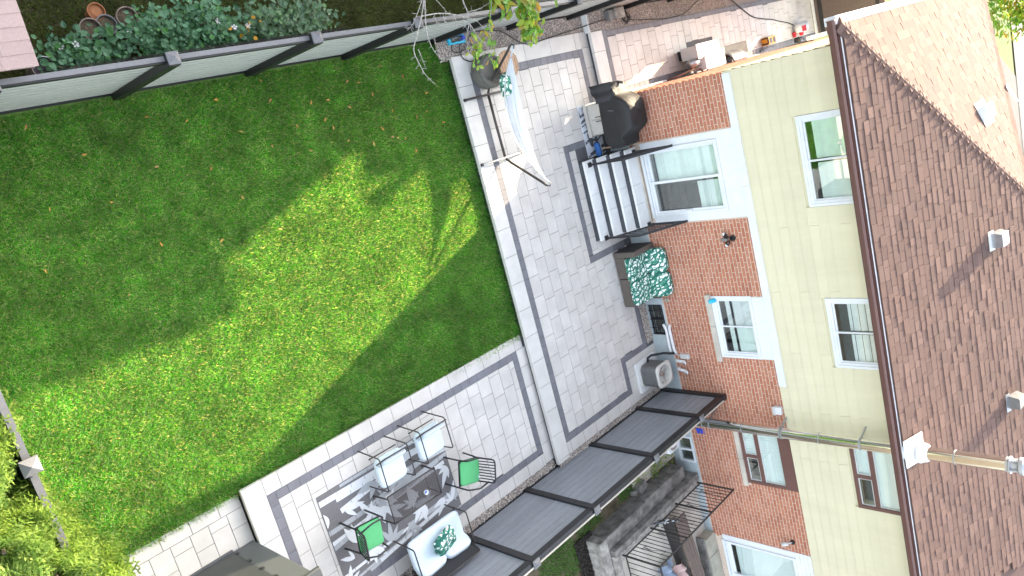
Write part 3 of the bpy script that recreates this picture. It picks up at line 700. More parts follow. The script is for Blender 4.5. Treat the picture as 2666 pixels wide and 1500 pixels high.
# roof vents
def vent(kind, c, mats, label):
    T = obj('roof_vent', kind[0], mats[0], RF, label=label, bevel=.01); obj('flashing', kind[1], mats[1], RF); return T
def slopept(x, y, h=0): return Vector((x - RP / SL * h, y, zr(x) + h / SL))
def wedge(y0, y1, x0, x1, h, back=.5):
    b = MB(); P = lambda x, y, hh: slopept(x, y, hh)
    vs = [P(x0, y0, -.01), P(x1, y0, -.01), P(x1, y1, -.01), P(x0, y1, -.01), P(x0 + .02, y0 + .03, h), P(x1 - .02, y0 + .03, h * back), P(x1 - .02, y1 - .03, h * back), P(x0 + .02, y1 - .03, h)]
    b.add(vs, [(3, 2, 1, 0), (4, 5, 6, 7), (0, 1, 5, 4), (1, 2, 6, 5), (2, 3, 7, 6), (3, 0, 4, 7)]); return b
def flash(y0, y1, x0, x1):
    b = MB(); P = lambda x, y, hh: slopept(x, y, hh); b.add([P(x0, y0, .03), P(x1, y0, .03), P(x1, y1, .03), P(x0, y1, .03), P(x0, y0, .02), P(x1, y0, .02), P(x1, y1, .02), P(x0, y1, .02)], [(0, 1, 2, 3), (0, 4, 5, 1), (3, 7, 4, 0), (2, 6, 7, 3)]); return b
vent((wedge(-4.80, -4.50, 15.56, 15.86, .23, .75), flash(-4.84, -4.46, 15.49, 15.64)), 0, ('galv', 'lgrey'), 'light grey box vent on the rear roof slope near the hip')
vent((wedge(-8.12, -7.84, 15.55, 15.84, .23, .75), flash(-8.17, -7.79, 15.48, 15.6)), 0, ('grey', 'galv'), 'dark grey box vent on the rear roof slope above the flue')
b = MB(); ys0 = -2.42; P = lambda x, y, h: (x, y + RP / SL * h, zs(y) + h / SL)
b.add([P(16.42, -2.30, 0), P(16.95, -2.30, 0), P(16.95, -2.60, 0), P(16.42, -2.60, 0), P(16.45, -2.30, .18), P(16.92, -2.30, .18), P(16.92, -2.56, .12), P(16.45, -2.56, .12)], [(4, 7, 6, 5), (0, 4, 5, 1), (1, 5, 6, 2), (2, 6, 7, 3), (3, 7, 4, 0)])
T = obj('roof_vent', b, 'galv', RF, label='box vent on the sunlit side roof slope', bevel=.01)
b = MB(); b.add([P(16.38, -2.2, .03), P(17.0, -2.2, .03), P(17.0, -2.66, .03), P(16.38, -2.66, .03)], [(0, 3, 2, 1)]); obj('flashing', b, 'lgrey', RF)
b = MB(); b.add([P(18.6, -2.25, .05), P(18.75, -2.6, .05), P(18.9, -2.62, .05), P(18.75, -2.2, .05)], [(0, 1, 2, 3)]); obj('roof_patch', b, 'white', RF)
# steel flue
FX, FY = 12.88, -7.77
FL = thing('flue_pipe', 'tall polished steel flue running up the wall through the eave', 'flue', (FX, FY, .4))
zz = [.25, 1.15, 2.12, 3.02, 3.79, 4.60, 5.22]
for i in range(6):
    b = MB(); b.lathe([(.112, zz[i]), (.112, zz[i + 1])], (FX, FY, 0), 44); ps = obj('pipe_section', b, 'steel', FL, smooth=True); b = MB(); b.lathe([(.113, zz[i + 1] - .03), (.118, zz[i + 1] - .028), (.118, zz[i + 1] - .01), (.113, zz[i + 1] - .008)], (FX, FY, 0), 44); obj('joint_band', b, 'galv', ps)
for (a, c) in ((5.22, 6.2), (6.2, 6.98)):
    b = MB(); b.lathe([(.122, a), (.122, c)], (FX, FY, 0), 44); ps = obj('pipe_section', b, 'steel', FL, smooth=True); b = MB(); b.lathe([(.123, c - .03), (.128, c - .028), (.128, c - .01), (.123, c - .008)], (FX, FY, 0), 44); obj('joint_band', b, 'galv', ps)
b = MB(); b.lathe([(.17, 5.36), (.17, 5.56), (.195, 5.60), (.195, 5.64), (.165, 5.70), (.165, 5.73), (.15, 5.75), (.122, 5.76)], (FX, FY, 0), 24); fl = obj('storm_collar', b, 'white', FL)
b = MB(); b.box(FX - .17, FY - .28, 0, FX + .3, FY + .26, .012)
for i, v in enumerate(b.v): b.v[i] = (v[0], v[1], v[2] + zr(v[0]) + .035)
obj('flashing', b, 'drip', fl)
b = MB(); b.lathe([(.122, 6.98), (.15, 7.0), (.15, 7.02), (.10, 7.03)], (FX, FY, 0), 24); b.lathe([(.09, 7.02), (.09, 7.16)], (FX, FY, 0), 20); b.lathe([(.14, 7.13), (.15, 7.15), (.15, 7.2), (.13, 7.23), (.0, 7.26)], (FX, FY, 0), 24)
for a in range(4): b.box(FX + .12 * math.cos(a * PI / 2 + .4) - .012, FY + .12 * math.sin(a * PI / 2 + .4) - .012, 7.0, FX + .12 * math.cos(a * PI / 2 + .4) + .012, FY + .12 * math.sin(a * PI / 2 + .4) + .012, 7.15)
obj('rain_cap', b, 'galv', FL)
for z in (1.3, 2.95, 4.55):
    b = MB(); b.lathe([(.120, z), (.124, z + .002), (.124, z + .034), (.120, z + .036)], (FX, FY, 0), 24)
    b.beam((FX, FY + .1, z + .018), (XW - .01, FY + .2, z + .018), .035, .02); b.beam((FX, FY - .1, z + .018), (XW - .01, FY - .2, z + .018), .035, .02); obj('wall_bracket', b, 'galv', FL)
# ------------------------------------------------------------------ fences
def post(b, x, y, z0, z1, w=.10): b.box(x - w / 2, y - w / 2, z0, x + w / 2, y + w / 2, z1)
def postcap(par, x, y, z, w=.07):
    b = MB(); b.box(x - w, y - w, z, x + w, y + w, z + .02); b.add([(x - w, y - w, z + .02), (x + w, y - w, z + .02), (x + w, y + w, z + .02), (x - w, y + w, z + .02), (x, y, z + .07)], [(0, 1, 4), (1, 2, 4), (2, 3, 4), (3, 0, 4)])
    obj('post_cap', b, 'cap', par)
F1 = thing('garden_fence', 'pale grey board fence with black posts along the shaded long side of the lawn', 'fence', (2, 1.45, -.2))
xs = [-1.66, .15, 1.96, 3.75, 5.63, 7.32, 9.2, 11.0, 12.8, 14.6, 16.4, 18.2, 20.0, 21.8, 23.6, 25.4, 27.2]
for i, x in enumerate(xs):
    zb = zl(x) if x < 9.3 else (-.03 if x < 13.2 else .1)
    zt = 0 if x < 13.5 else .22
    b = MB(); post(b, x, 1.40, zb - .1, 1.78 + zt, .135); po = obj('post', b, 'blackpost', F1); postcap(po, x, 1.415, 1.78 + zt)
    if i < len(xs) - 1:
        a, c = x + .05, xs[i + 1] - .05; z = zb + .06; nb = 10; hgt = (1.62 + zt - z) / nb
        for k in range(nb):
            b = MB(); b.box(a, 1.42, z + k * hgt + .018, c, 1.44, z + (k + 1) * hgt - .018); obj('board', b, 'slat', F1); b = MB(); b.box(a, 1.424, z + k * hgt - .018, c, 1.434, z + k * hgt + .018); obj('groove', b, 'slat_gap', F1)
        b = MB(); b.box(a, 1.385, 1.61 + zt, c, 1.455, 1.70 + zt); obj('top_rail', b, 'blackpost', F1); b = MB(); b.box(a, 1.395, zb + .0, c, 1.455, zb + .06); obj('bottom_rail', b, 'blackpost', F1)
        b = MB(); b.box(a, 1.405, 1.70 + zt, c, 1.46, 1.715 + zt); obj('top_cap', b, 'cap', F1)
F2 = thing('privacy_fence', 'dark grey plank fence with black posts beside the lounge patio', 'fence', (8, -7.2, 0))
xs = [1.4, 3.2, 5.0, 6.82, 8.47, 10.39, 12.1]
for i, x in enumerate(xs + [13.1]):
    zb = -.28 if x < 3.4 else (-.16 if x < 9.4 else -.02)
    b = MB(); post(b, x, -7.22, zb - .1, 1.66, .12); po = obj('post', b, 'black', F2)
    if x < 13: postcap(po, x, -7.22, 1.66, .075)
    if i < len(xs):
        a, c = x + .06, (xs + [13.1])[i + 1] - .06; z = zb + .05; nb = 10; hgt = (1.50 - z) / nb
        for k in range(nb):
            b = MB(); b.box(a, -7.225, z + k * hgt + .003, c, -7.205, z + (k + 1) * hgt - .003); obj('board', b, 'slat2', F2)
            b = MB(); b.box(a, -7.219, z + k * hgt - .003, c, -7.211, z + k * hgt + .003); obj('tongue', b, 'slat', F2) if 0 < k else None
        b = MB(); b.box(a, -7.25, 1.50, c, -7.17, 1.64); obj('top_rail', b, 'black', F2); b = MB(); b.box(a, -7.24, zb, c, -7.19, zb + .05); obj('bottom_rail', b, 'black', F2)
        b = MB(); b.box(a, -7.275, 1.60, c, -7.252, 1.66); obj('top_cap', b, 'concrete2', F2)
F3 = thing('boundary_fence', 'low-corner grey fence end with a pyramid post cap among the golden cedars', 'fence', (1, -2.3, -.3))
ys_ = [1.3, -.55, -2.14, -3.9, -5.7]
for i, y in enumerate(ys_):
    b = MB(); post(b, 1.0, y, -.4, 1.88, .11); po = obj('post', b, 'rail', F3); postcap(po, 1.0, y, 1.88, .085)
    if i < len(ys_) - 1:
        a, c = ys_[i + 1] + .055, y - .055
        for k in range(10):
            b = MB(); b.box(.99, a, -.25 + k * .2, 1.01, c, -.25 + k * .2 + .194); obj('board', b, 'slat', F3)
        b = MB(); b.box(.965, a, 1.75, 1.035, c, 1.83); obj('rail', b, 'capdark', F3)
b = MB(); 
GT = thing('side_gate', 'dark brown boarded gate closing the passage beside the house', 'gate', (24.1, .3, .14))
for k in range(9):
    b = MB(); b.box(24.1, -.4 + k * .2, .2, 24.13, -.4 + k * .2 + .1985, 2.2); obj('board', b, 'gatepanel', GT)
b = MB(); b.box(24.08, -.42, .3, 24.1, 1.4, .42); obj('rail', b, 'black', GT); b = MB(); b.box(24.08, -.42, 1.95, 24.1, 1.4, 2.05); obj('rail', b, 'black', GT)
b = MB(); b.box(24.02, -.4, .14, 24.1, 1.42, .2); obj('sunlit_sliver', b, 'white', GT)  # white strip painted in for the sunlight showing beneath the gate
# ------------------------------------------------------------------ entry steps and their railings
ST = thing('entry_steps', 'four pale stone steps with dark risers below the sliding door', 'steps', (12.6, -2.36, 0))
nx_ = [12.03, 12.29, 12.55, 12.82]; Y0, Y1 = -3.22, -1.50
for i, x in enumerate(nx_):
    z1 = .165 * (i + 1); b = MB(); b.box(x + .025, Y0 + .02, -.05, XW - .02, Y1 - .02, z1 - .05) if i == 3 else b.box(x + .025, Y0 + .02, -.05, nx_[i + 1] + .1, Y1 - .02, z1 - .05)
    o = obj('step_core', b, 'riser' if i < 4 else 'slab', ST)
    ye = [Y0, -2.6 - .03 * i, -2.22 - .02 * i, Y1]; xe = XW - .03 if i == 3 else nx_[i + 1] + .08
    for k in range(3):
        b = MB(); b.box(x, ye[k] + .002, z1 - .05, xe, ye[k + 1] - .002, z1); obj('tread', b, 'slab', ST, bevel=.006)
    y = Y1 - .03
    while y > Y0 + .05:
        b = MB(); b.box(x + .012, max(y - .27, Y0 + .03), z1 - .163, x + .026, y - .006, z1 - .052); obj('riser_block', b, 'riser', ST); y -= .275
b = MB(); b.box(XW - .07, Y0 + .05, .662, XW - .02, Y1 - .1, .70); obj('door_sill', b, 'concrete2', ST)
def railing(y, lab):
    T = thing('step_railing', lab, 'railing', (12.6, y, .165), group='black stair railings')
    za, zb = 1.02, 1.62; xa, xb = 12.18, 13.08
    b = MB(); b.box(xa - .02, y - .02, .165, xa + .02, y + .02, za); b.box(xb - .02, y - .02, .66, xb + .02, y + .02, zb); obj('post', b, 'black', T)
    b = MB(); b.box(xa - .05, y - .05, .165, xa + .05, y + .05, .20); b.box(xb - .05, y - .05, .66, xb + .05, y + .05, .69); obj('foot_plate', b, 'black', T, bevel=.006)
    b = MB(); b.beam((xa - .03, y, za), (xb + .03, y, zb), .05, .035); obj('handrail', b, 'black', T, bevel=.008)
    b = MB(); b.beam((xa, y, za - .68), (xb, y, zb - .72), .03, .03); obj('bottom_rail', b, 'black', T)
    for k in range(1, 8):
        t = k / 8; x = xa + (xb - xa) * t; b = MB(); b.box(x - .008, y - .008, za - .68 + (zb - .72 - za + .68) * t, x + .008, y + .008, za + (zb - za) * t - .01); obj('baluster', b, 'black', T)
railing(-1.60, 'black metal stair railing on the barbecue side of the steps')
railing(-3.19, 'black metal stair railing on the loveseat side of the steps')
# ------------------------------------------------------------------ hammock
HM = thing('hammock_stand', 'dark steel hammock stand with two curved feet at the lawn edge of the patio', 'hammock stand', (9.94, -.3, 0))
hx = 9.945
b = MB(); b.tube([(hx - .01, .28, .09), (hx, -.33, .085), (hx + .01, -.93, .09)], .026, 10); obj('base_bar', b, 'dkbrown', HM, smooth=True)
for y, s in ((.27, 1), (-.92, -1)):
    b = MB(); b.tube([(hx - .54 + .055 * i, y, .03 + .07 * math.sin(PI * i / 19) ** .7) for i in range(20)], .022, 8); ft = obj('foot', b, 'dkbrown' if s > 0 else 'galv', HM, smooth=True)
    b = MB(); b.tube([(hx - .565, y, .025), (hx - .52, y, .03)], .028, 8); b.tube([(hx + .5, y, .03), (hx + .53, y, .025)], .028, 8); obj('foot_cap', b, 'black', ft)
up = [(hx - .01, .28, .09), (hx - .03, .42, .20), (hx - .045, .90, .89), (hx - .05, .95, .95)]; lo = [(hx + .01, -.93, .09), (hx + .02, -1.03, .2), (hx + .03, -1.48, .85), (hx + .03, -1.55, .94)]
for q in (up, lo):
    b = MB(); b.tube(q, .024, 8); a = obj('arm', b, 'dkbrown', HM, smooth=True)
    e = Vector(q[-1]); s = 1 if e.y > 0 else -1; b = MB(); b.tube([e, e + Vector((0, s * .02, .07)), e + Vector((0, s * -.02, .10)), e + Vector((0, -s * .06, .08))], .011, 6); obj('hook', b, 'black', a)
TA = Vector((hx - .04, .91, 1.0)); TB = Vector((hx + .035, -1.50, 1.0))
def hcloth(u, v):
    p = TA.lerp(TB, u); s = math.sin(PI * min(max((u - .06) / .88, 0), 1)); w = .03 + .235 * s ** .8 * (1.15 - .4 * u); a = (v - .5) * 2
    sag = .44 * 4 * u * (1 - u)
    p = p + Vector((.02 * s + a * w * (.80), 0, -sag - .10 * s + (.17 * s) * abs(a) ** 1.8 + .012 * math.sin(v * 40 + 3 * u) * s ** .5 + .01 * math.sin(v * 23 + u * 9)))
    return p
b = MB(); b.grid(hcloth, 60, 40); cl = obj('hammock', b, 'hammock', smooth=True); tag(cl, 'pale blue and white fabric hammock slung on the dark stand', 'hammock')
for q, e in ((TA, up[-1]), (TB, lo[-1])):
    b = MB(); b.tube([Vector(e) + Vector((0, 0, .07)), q], .02, 6); obj('end_loop', b, 'hammock', cl)
    b = MB(); k = .06 if q is TA else .94
    b.tube([hcloth(k, v / 8) + Vector((0, 0, .012)) for v in range(9)], .014, 6); obj('end_sleeve', b, 'pinkcloth' if q is TA else 'hammock', cl)
b = MB(); b.soft((hx + .02, .36, .60), (.36, .42, .13), (.35, .10, .3)); tag(obj('pillow', b, 'leafprint', smooth=True), 'green leaf-print pillow lying in the hammock', 'pillow')
# wicker pouf and slatted round table
PF = thing('wicker_pouf', 'round grey wicker pouf half under the hammock', 'pouf', (9.98, .66, 0))
b = MB(); b.lathe([(.25, 0), (.29, .1), (.30, .22), (.285, .30), (.25, .325)], (9.98, .66, 0), 32); bd = obj('body', b, 'wickerg', PF, smooth=True)
b = MB(); b.lathe([(.25, .325), (.22, .31), (.1, .315), (0, .32)], (9.98, .66, 0), 32); obj('top', b, 'wickerg', PF, smooth=True)
for k in range(40):
    a = 2 * PI * k / 40; b = MB(); b.beam((9.98 + .288 * math.cos(a), .66 + .288 * math.sin(a), .05), (9.98 + .298 * math.cos(a), .66 + .298 * math.sin(a), .29), .016, .012, (math.cos(a), math.sin(a), 0)); obj('stake', b, 'wickerg', bd)
TT = thing('side_table', 'small round teak slat table behind the hammock', 'table', (10.27, .70, 0))
for k in range(7):
    x = -.21 + .07 * k; w = math.sqrt(max(.245 ** 2 - x * x, .01)); b = MB(); b.box(10.27 + x - .031, .70 - w, .44, 10.27 + x + .031, .70 + w, .462); obj('slat', b, 'wood', TT, bevel=.004)
b = MB(); b.lathe([(.235, .445), (.25, .445), (.25, .465), (.235, .465), (.235, .445)], (10.27, .70, 0), 28); obj('rim', b, 'wood', TT)
for k in range(3):
    a = 2 * PI * k / 3; b = MB(); b.beam((10.27 + .2 * math.cos(a), .7 + .2 * math.sin(a), 0), (10.27 + .12 * math.cos(a), .7 + .12 * math.sin(a), .44), .035); obj('leg', b, 'wood', TT)
# ------------------------------------------------------------------ barbecue, its cover, mat and broom
def leafshape(L, W, n=5):
    pts = []
    for i in range(n + 1): t = i / n; pts.append((t * L, W * math.sin(PI * t ** .8) * .5))
    for i in range(n - 1, 0, -1): t = i / n; pts.append((t * L, -W * math.sin(PI * t ** .8) * .5))
    return pts
def clipr(poly, x0, y0, x1, y1):
    for ax, lim, sg in ((0, x0, 1), (0, x1, -1), (1, y0, 1), (1, y1, -1)):
        out = []
        for i in range(len(poly)):
            p, q = poly[i], poly[(i + 1) % len(poly)]; a = sg * (p[ax] - lim); c = sg * (q[ax] - lim)
            if a >= 0: out.append(p)
            if (a >= 0) != (c >= 0):
                t = a / (a - c); out.append((p[0] + (q[0] - p[0]) * t, p[1] + (q[1] - p[1]) * t))
        poly = out
        if len(poly) < 3: return []
    return poly
def rug(name, label, x0, y0, x1, y1, z, g, prints, seed, nst, ncl, sc=1.0, sang=-.62):
    r = random.Random(seed); b = MB(); b.box(x0, y0, z, x1, y1, z + .008); T = obj(name, b, g); tag(T, label, 'rug')
    lay = [0]
    def put(nm, poly, m):
        poly = clipr(poly, x0 + .01, y0 + .01, x1 - .01, y1 - .01)
        if len(poly) > 2:
            lay[0] += 1; zz = z + .009 + lay[0] * .00006; bb = MB(); bb.prism(poly, z + .0075, zz); obj(nm, bb, m, T)
    for k in range(nst):
        px, py = x0 + (x1 - x0) * (k + r.random()) / nst * 1.25 - .1, y1 - (y1 - y0) * r.random(); a = sang + r.uniform(-.12, .12); w = r.uniform(.022, .048) * sc; m = prints[k % 2]
        d = (math.cos(a), math.sin(a)); n_ = (-d[1], d[0]); q = -r.uniform(.4, 1.0) * sc
        for j in range(r.randint(6, 10)):
            L = r.uniform(.22, .32) * sc; s = q; e = q + L - .008; q += L
            put('cane', [(px + d[0] * s + n_[0] * w, py + d[1] * s + n_[1] * w), (px + d[0] * s - n_[0] * w, py + d[1] * s - n_[1] * w), (px + d[0] * e - n_[0] * w, py + d[1] * e - n_[1] * w), (px + d[0] * e + n_[0] * w, py + d[1] * e + n_[1] * w)], m)
    for k in range(ncl):
        px, py = r.uniform(x0, x1), r.uniform(y0, y1); a0 = r.uniform(0, 6.28); m = prints[0 if r.random() < .8 else 1]
        for j in range(r.randint(2, 4)):
            a = a0 + (j - 1.2) * r.uniform(.55, .85); L = r.uniform(.2, .4) * sc; W = L * r.uniform(.22, .34)
            put('leaf', [(px + x * math.cos(a) - y * math.sin(a), py + x * math.sin(a) + y * math.cos(a)) for x, y in leafshape(L, W)], m)
    return T
rug('grill_mat', 'white mat with dark leaf print under the barbecue', 12.40, -1.49, 13.0, -.39, .002, 'matlight', ('matdark', 'matdark'), 5, 9, 16, .55, .3)
BQ = thing('barbecue', 'barbecue cart with two pale doors showing below its black cover', 'barbecue', (12.75, -.74, 0))
b = MB(); b.box(12.56, -1.06, .08, 13.0, -.42, .82); obj('cart', b, 'grill', BQ, bevel=.008)
b = MB(); b.box(12.50, -1.09, .06, 13.02, -.40, .14); obj('base_shelf', b, 'grill', BQ, bevel=.006)
for a, c in ((-.73, -.44), (-1.04, -.75)):
    b = MB(); b.box(12.54, a, .17, 12.562, c, .66); dr = obj('door', b, 'grill', BQ, bevel=.006)
    yy = a + .035 if a > -.8 else c - .035
    b = MB(); b.tube([(12.52, yy, .32), (12.52, yy, .60)], .008, 6); obj('handle', b, 'dkbrown', dr)
for x in (12.56, 12.97):
    for y in (-1.02, -.46):
        b = MB(); b.tube([(x - .02, y, .035), (x + .02, y, .035)], .035, 10); obj('caster', b, 'black', BQ)
def cov(u, v):
    a = 2 * PI * u; ca, sa = math.cos(a), math.sin(a); e = .45
    X = math.copysign(abs(ca) ** e, ca); Y = math.copysign(abs(sa) ** e, sa)
    nz = .5 * math.sin(a * 5 + 1.3) + .35 * math.sin(a * 9 + 2 + v * 3) + .25 * math.sin(a * 14 + v * 5)
    if v < .62:   # skirt
        t = v / .62; bot = .58 + .05 * math.sin(a * 3 + 1) + (-.17 if (sa > .2 and ca < .2) else 0) * max(0, sa)
        z = bot + t * (.92 - bot); rx = .33 + .02 * (1 - t); ry = .64 + .03 * (1 - t); w = 1 + .045 * nz * (1.1 - t)
        return Vector((12.76 + X * rx * w, -.76 + Y * ry * w, z))
    t = (v - .62) / .38; s = math.sqrt(1 - t * t * .999); 
    y = Y * .64 * s; x = X * .33 * s
    hood = max(0, 1 - (abs(y + .02) / .42) ** 4); z = .92 + .05 * t + hood * .27 * min(1, t * 1.7) ** .6 + .015 * nz * (1 - t) + .02 * math.sin(y * 17) * t
    return Vector((12.76 + x + .02 * t, -.76 + y, z))
b = MB(); b.grid(cov, 96, 30); CV = obj('grill_cover', b, 'cover', smooth=True); b = MB(); b.grid(lambda u, v: Vector((12.47 - .19 * v - .05 * u * v, -.07 - .36 * u, .93 - (.42 - .16 * u) * v + .02 * math.sin(u * 11))), 12, 8); obj('side_flap', b, 'cover', CV, smooth=True); tag(CV, 'creased black fabric cover draped over the barbecue', 'grill cover')
for q in ((12.42, -.62, .83, .3), (12.47, -.20, .86, -.4), (12.75, -.13, .95, .5)):
    b = MB(); b.obox(q[:3], (.035, .045, .13), (q[3], .15, q[3])); obj('strap', b, 'cover_tab', CV, bevel=.004)
b = MB(); b.obox((12.40, -.24, .62), (.01, .02, .06), (0, .2, 0)); obj('care_tag', b, 'white', CV)
BR = thing('broom', 'blue-headed broom with a pale wooden handle lying beside the steps', 'broom', (12.7, -1.4, .1))
b = MB(); b.tube([(12.66, -1.36, .2), (13.16, -1.44, .95)], .013, 8); obj('handle', b, 'tan', BR)
b = MB(); b.soft((12.60, -1.36, .15), (.09, .30, .12), (0, .3, .05)); obj('head', b, 'bluebrush', BR, smooth=True)
b = MB(); b.box(12.64, -1.49, .13, 12.67, -1.23, .19); obj('bristles', b, 'white', BR)
# ------------------------------------------------------------------ wicker loveseat
LV = thing('loveseat', 'brown wicker loveseat with leaf-print cushions against the brick wall', 'loveseat', (12.82, -4.26, 0))
b = MB(); b.box(12.46, -4.22, .02, 13.16, -3.74, .30); b.box(12.46, -4.88, .02, 13.16, -4.235, .30); obj('base', b, 'wicker', LV, bevel=.012)
b = MB(); b.box(12.45, -3.74, .02, 13.18, -3.62, .58); obj('arm', b, 'wicker', LV, bevel=.012)
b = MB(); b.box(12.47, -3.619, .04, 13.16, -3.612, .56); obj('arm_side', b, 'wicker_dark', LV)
b = MB(); b.box(13.08, -4.9, .02, 13.18, -3.74, .55); obj('back', b, 'wicker', LV, bevel=.012)
for y in (-4.02, -4.56):
    b = MB(); b.soft((12.74, y, .385), (.72, .57, .17), (0, -.04, random.uniform(-.05, .05)), .3, 12); obj('seat_cushion', b, 'leafprint', LV, smooth=True)
    b = MB(); b.soft((13.06, y + .02, .66), (.20, .57, .50), (0, .22, random.uniform(-.06, .06)), .4, 12); obj('back_cushion', b, 'leafprint', LV, smooth=True)
# ------------------------------------------------------------------ air conditioner with its line set
AC = thing('air_conditioner', 'round-cornered outdoor air conditioner with a grey louvred body and cream top', 'air conditioner', (12.64, -6.54, 0))
def rr(cx, cy, w, h, r, z, n=5):
    o = []
    for (sx, sy, a) in ((1, 1, 0), (-1, 1, PI / 2), (-1, -1, PI), (1, -1, 1.5 * PI)):
        for k in range(n + 1): t = a + k * PI / 2 / n; o.append((cx + sx * (w / 2 - r) + r * math.cos(t), cy + sy * (h / 2 - r) + r * math.sin(t), z))
    return o
def loft(b, rings, cap=True):
    n = len(rings[0]); vs = [p for r in rings for p in r]; fs = []
    for i in range(len(rings) - 1):
        for k in range(n): fs.append((i * n + k, i * n + (k + 1) % n, (i + 1) * n + (k + 1) % n, (i + 1) * n + k))
    if cap: fs.append(tuple((len(rings) - 1) * n + k for k in range(n)))
    return b.add(vs, fs)
b = MB(); b.box(12.30, -6.92, 0, 13.05, -6.2, .07); obj('pad', b, 'slab', AC, bevel=.015)
b = MB(); loft(b, [rr(12.64, -6.54, .54, .52, .12, .07), rr(12.64, -6.54, .54, .52, .12, .1)]); obj('base_pan', b, 'acshell', AC)
b = MB(); loft(b, [rr(12.64, -6.54, .52, .50, .12, .095), rr(12.64, -6.54, .52, .50, .12, .52)], False); bd = obj('coil_body', b, 'acfin', AC)
for k in range(15):
    b = MB(); z = .12 + k * .027; r0 = rr(12.64, -6.54, .528, .508, .12, z); r1 = rr(12.64, -6.54, .522, .502, .12, z + .008); loft(b, [r0, r1], False); obj('louvre', b, 'acfin', bd)
b = MB(); circ = lambda r, z: [(12.64 + r * math.cos(2 * PI * (k + .5) / 24 ), -6.54 + r * math.sin(2 * PI * (k + .5) / 24), z) for k in range(24)]
loft(b, [rr(12.64, -6.54, .55, .53, .12, .515), rr(12.64, -6.54, .56, .54, .12, .53), rr(12.64, -6.54, .54, .52, .12, .56), circ(.225, .565), circ(.205, .54), circ(.20, .36)], False); tp = obj('top_cover', b, 'acshell', AC, smooth=True)
b = MB(); b.lathe([(.2, .30), (0, .30)], (12.64, -6.54, 0), 24); obj('fan_floor', b, 'dark', AC)
b = MB(); b.lathe([(.055, .36), (.055, .50), (.0, .51)], (12.64, -6.54, 0), 14); mt = obj('fan_motor', b, 'rust', AC, smooth=True)
for k in range(3):
    a = 2 * PI * k / 3 + .5; b = MB(); c = Vector((12.64, -6.54, .40)); d = Vector((math.cos(a), math.sin(a), 0)); n_ = Vector((-d.y, d.x, 0))
    b.add([c + d * .05 - n_ * .03, c + d * .19 - n_ * .09, c + d * .19 + n_ * .06 + Vector((0, 0, .05)), c + d * .05 + n_ * .03 + Vector((0, 0, .02))], [(0, 1, 2, 3)]); obj('fan_blade', b, 'acshell', mt)
for k in range(4):
    a = PI / 2 * k + .3; b = MB(); b.tube([(12.64 + .03 * math.cos(a), -6.54 + .03 * math.sin(a), .52), (12.64 + .215 * math.cos(a), -6.54 + .215 * math.sin(a), .566)], .005, 5); obj('guard_rod', b, 'acshell', tp)
for r in (.07, .11, .15, .19):
    b = MB(); b.tube([(12.64 + r * math.cos(2 * PI * k / 24), -6.54 + r * math.sin(2 * PI * k / 24), .522 + r * .2) for k in range(25)], .003, 4); obj('guard_ring', b, 'acshell', tp)
b = MB(); b.tube([(12.66, -6.27, .14), (12.66, -6.18, .16), (12.74, -6.15, .2), (12.95, -6.17, .40), (13.13, -6.25, .52), (13.24, -6.26, .54)], .028, 8); tag(obj('refrigerant_line', b, 'cable', smooth=True), 'black insulated line running from the air conditioner into the wall', 'pipe')
b = MB(); b.box(XW - .07, -6.38, .68, XW, -6.27, .90); ox = obj('disconnect_box', b, 'lgrey', bevel=.006); tag(ox, 'light grey electrical box on the brick above the air conditioner', 'electrical box')
b = MB(); b.tube([(XW - .03, -6.32, .68), (XW - .03, -6.30, .58), (XW - .02, -6.27, .5)], .012, 6); obj('conduit', b, 'lgrey', ox)
def pipe(name, pts, lab, r=.032):
    b = MB(); P = [Vector(p) for p in pts]; q = [P[0]]
    for i in range(1, len(P) - 1):
        a, c, d = P[i - 1], P[i], P[i + 1]; u = (a - c).normalized() * .05; w = (d - c).normalized() * .05
        q += [c + u, c + (u + w) * .3, c + w]
    q.append(P[-1]); b.tube(q, r, 12); o = obj('pvc_pipe', b, 'pvc', smooth=True); tag(o, lab, 'pipe'); return o
pipe('', [(XW - .06, -5.55, .40), (XW - .07, -5.66, .46), (XW - .07, -6.26, .45), (XW + .02, -6.33, .45)], 'lower of the two long white pipes along the foundation')
pipe('', [(XW + .02, -5.58, .53), (XW - .07, -5.63, .55), (XW - .07, -6.20, .56), (XW + .02, -6.30, .56)], 'upper of the two long white pipes along the foundation')
for y, s, lab in ((-6.43, 0, 'white elbow vent pipe nearer the electrical box'), (-6.63, -.04, 'white elbow vent pipe nearer the dark fence')):
    o = pipe('', [(XW + .02, y, .56), (XW - .10, y, .57), (XW - .10, y + s, .82), (XW - .17, y + s - .02, .82)], lab, .034)
    b = MB(); b.lathe([(.0, 0), (.02, .0), (.02, .01), (0, .01)], (0, 0, 0), 10)
    b.v = [(XW - .171 - v[2] * .5, y + s - .02 + v[0], .82 + v[1]) for v in b.v]; obj('vent_opening', b, 'dark', o)
b = MB(); b.box(XW - .03, -5.02, .56, XW, -4.94, .67); o = obj('wall_outlet', b, 'stone', bevel=.005); tag(o, 'beige outdoor outlet box on the brick by the loveseat', 'outlet')
b = MB(); b.box(XW - .034, -4.99, .60, XW - .03, -4.97, .63); obj('socket', b, 'dark', o)
b = MB(); b.box(XW - .012, -8.29, .64, XW, -8.15, .86); tag(obj('wall_plate', b, 'navy'), 'plain deep blue plate on the brick below the flue', 'plate')
b = MB(); b.box(XW - .10, -7.50, 2.73, XW, -7.33, 2.90); o = obj('vent_hood', b, 'white', bevel=.01); tag(o, 'white vent hood at the top edge of the brick wall', 'vent hood')
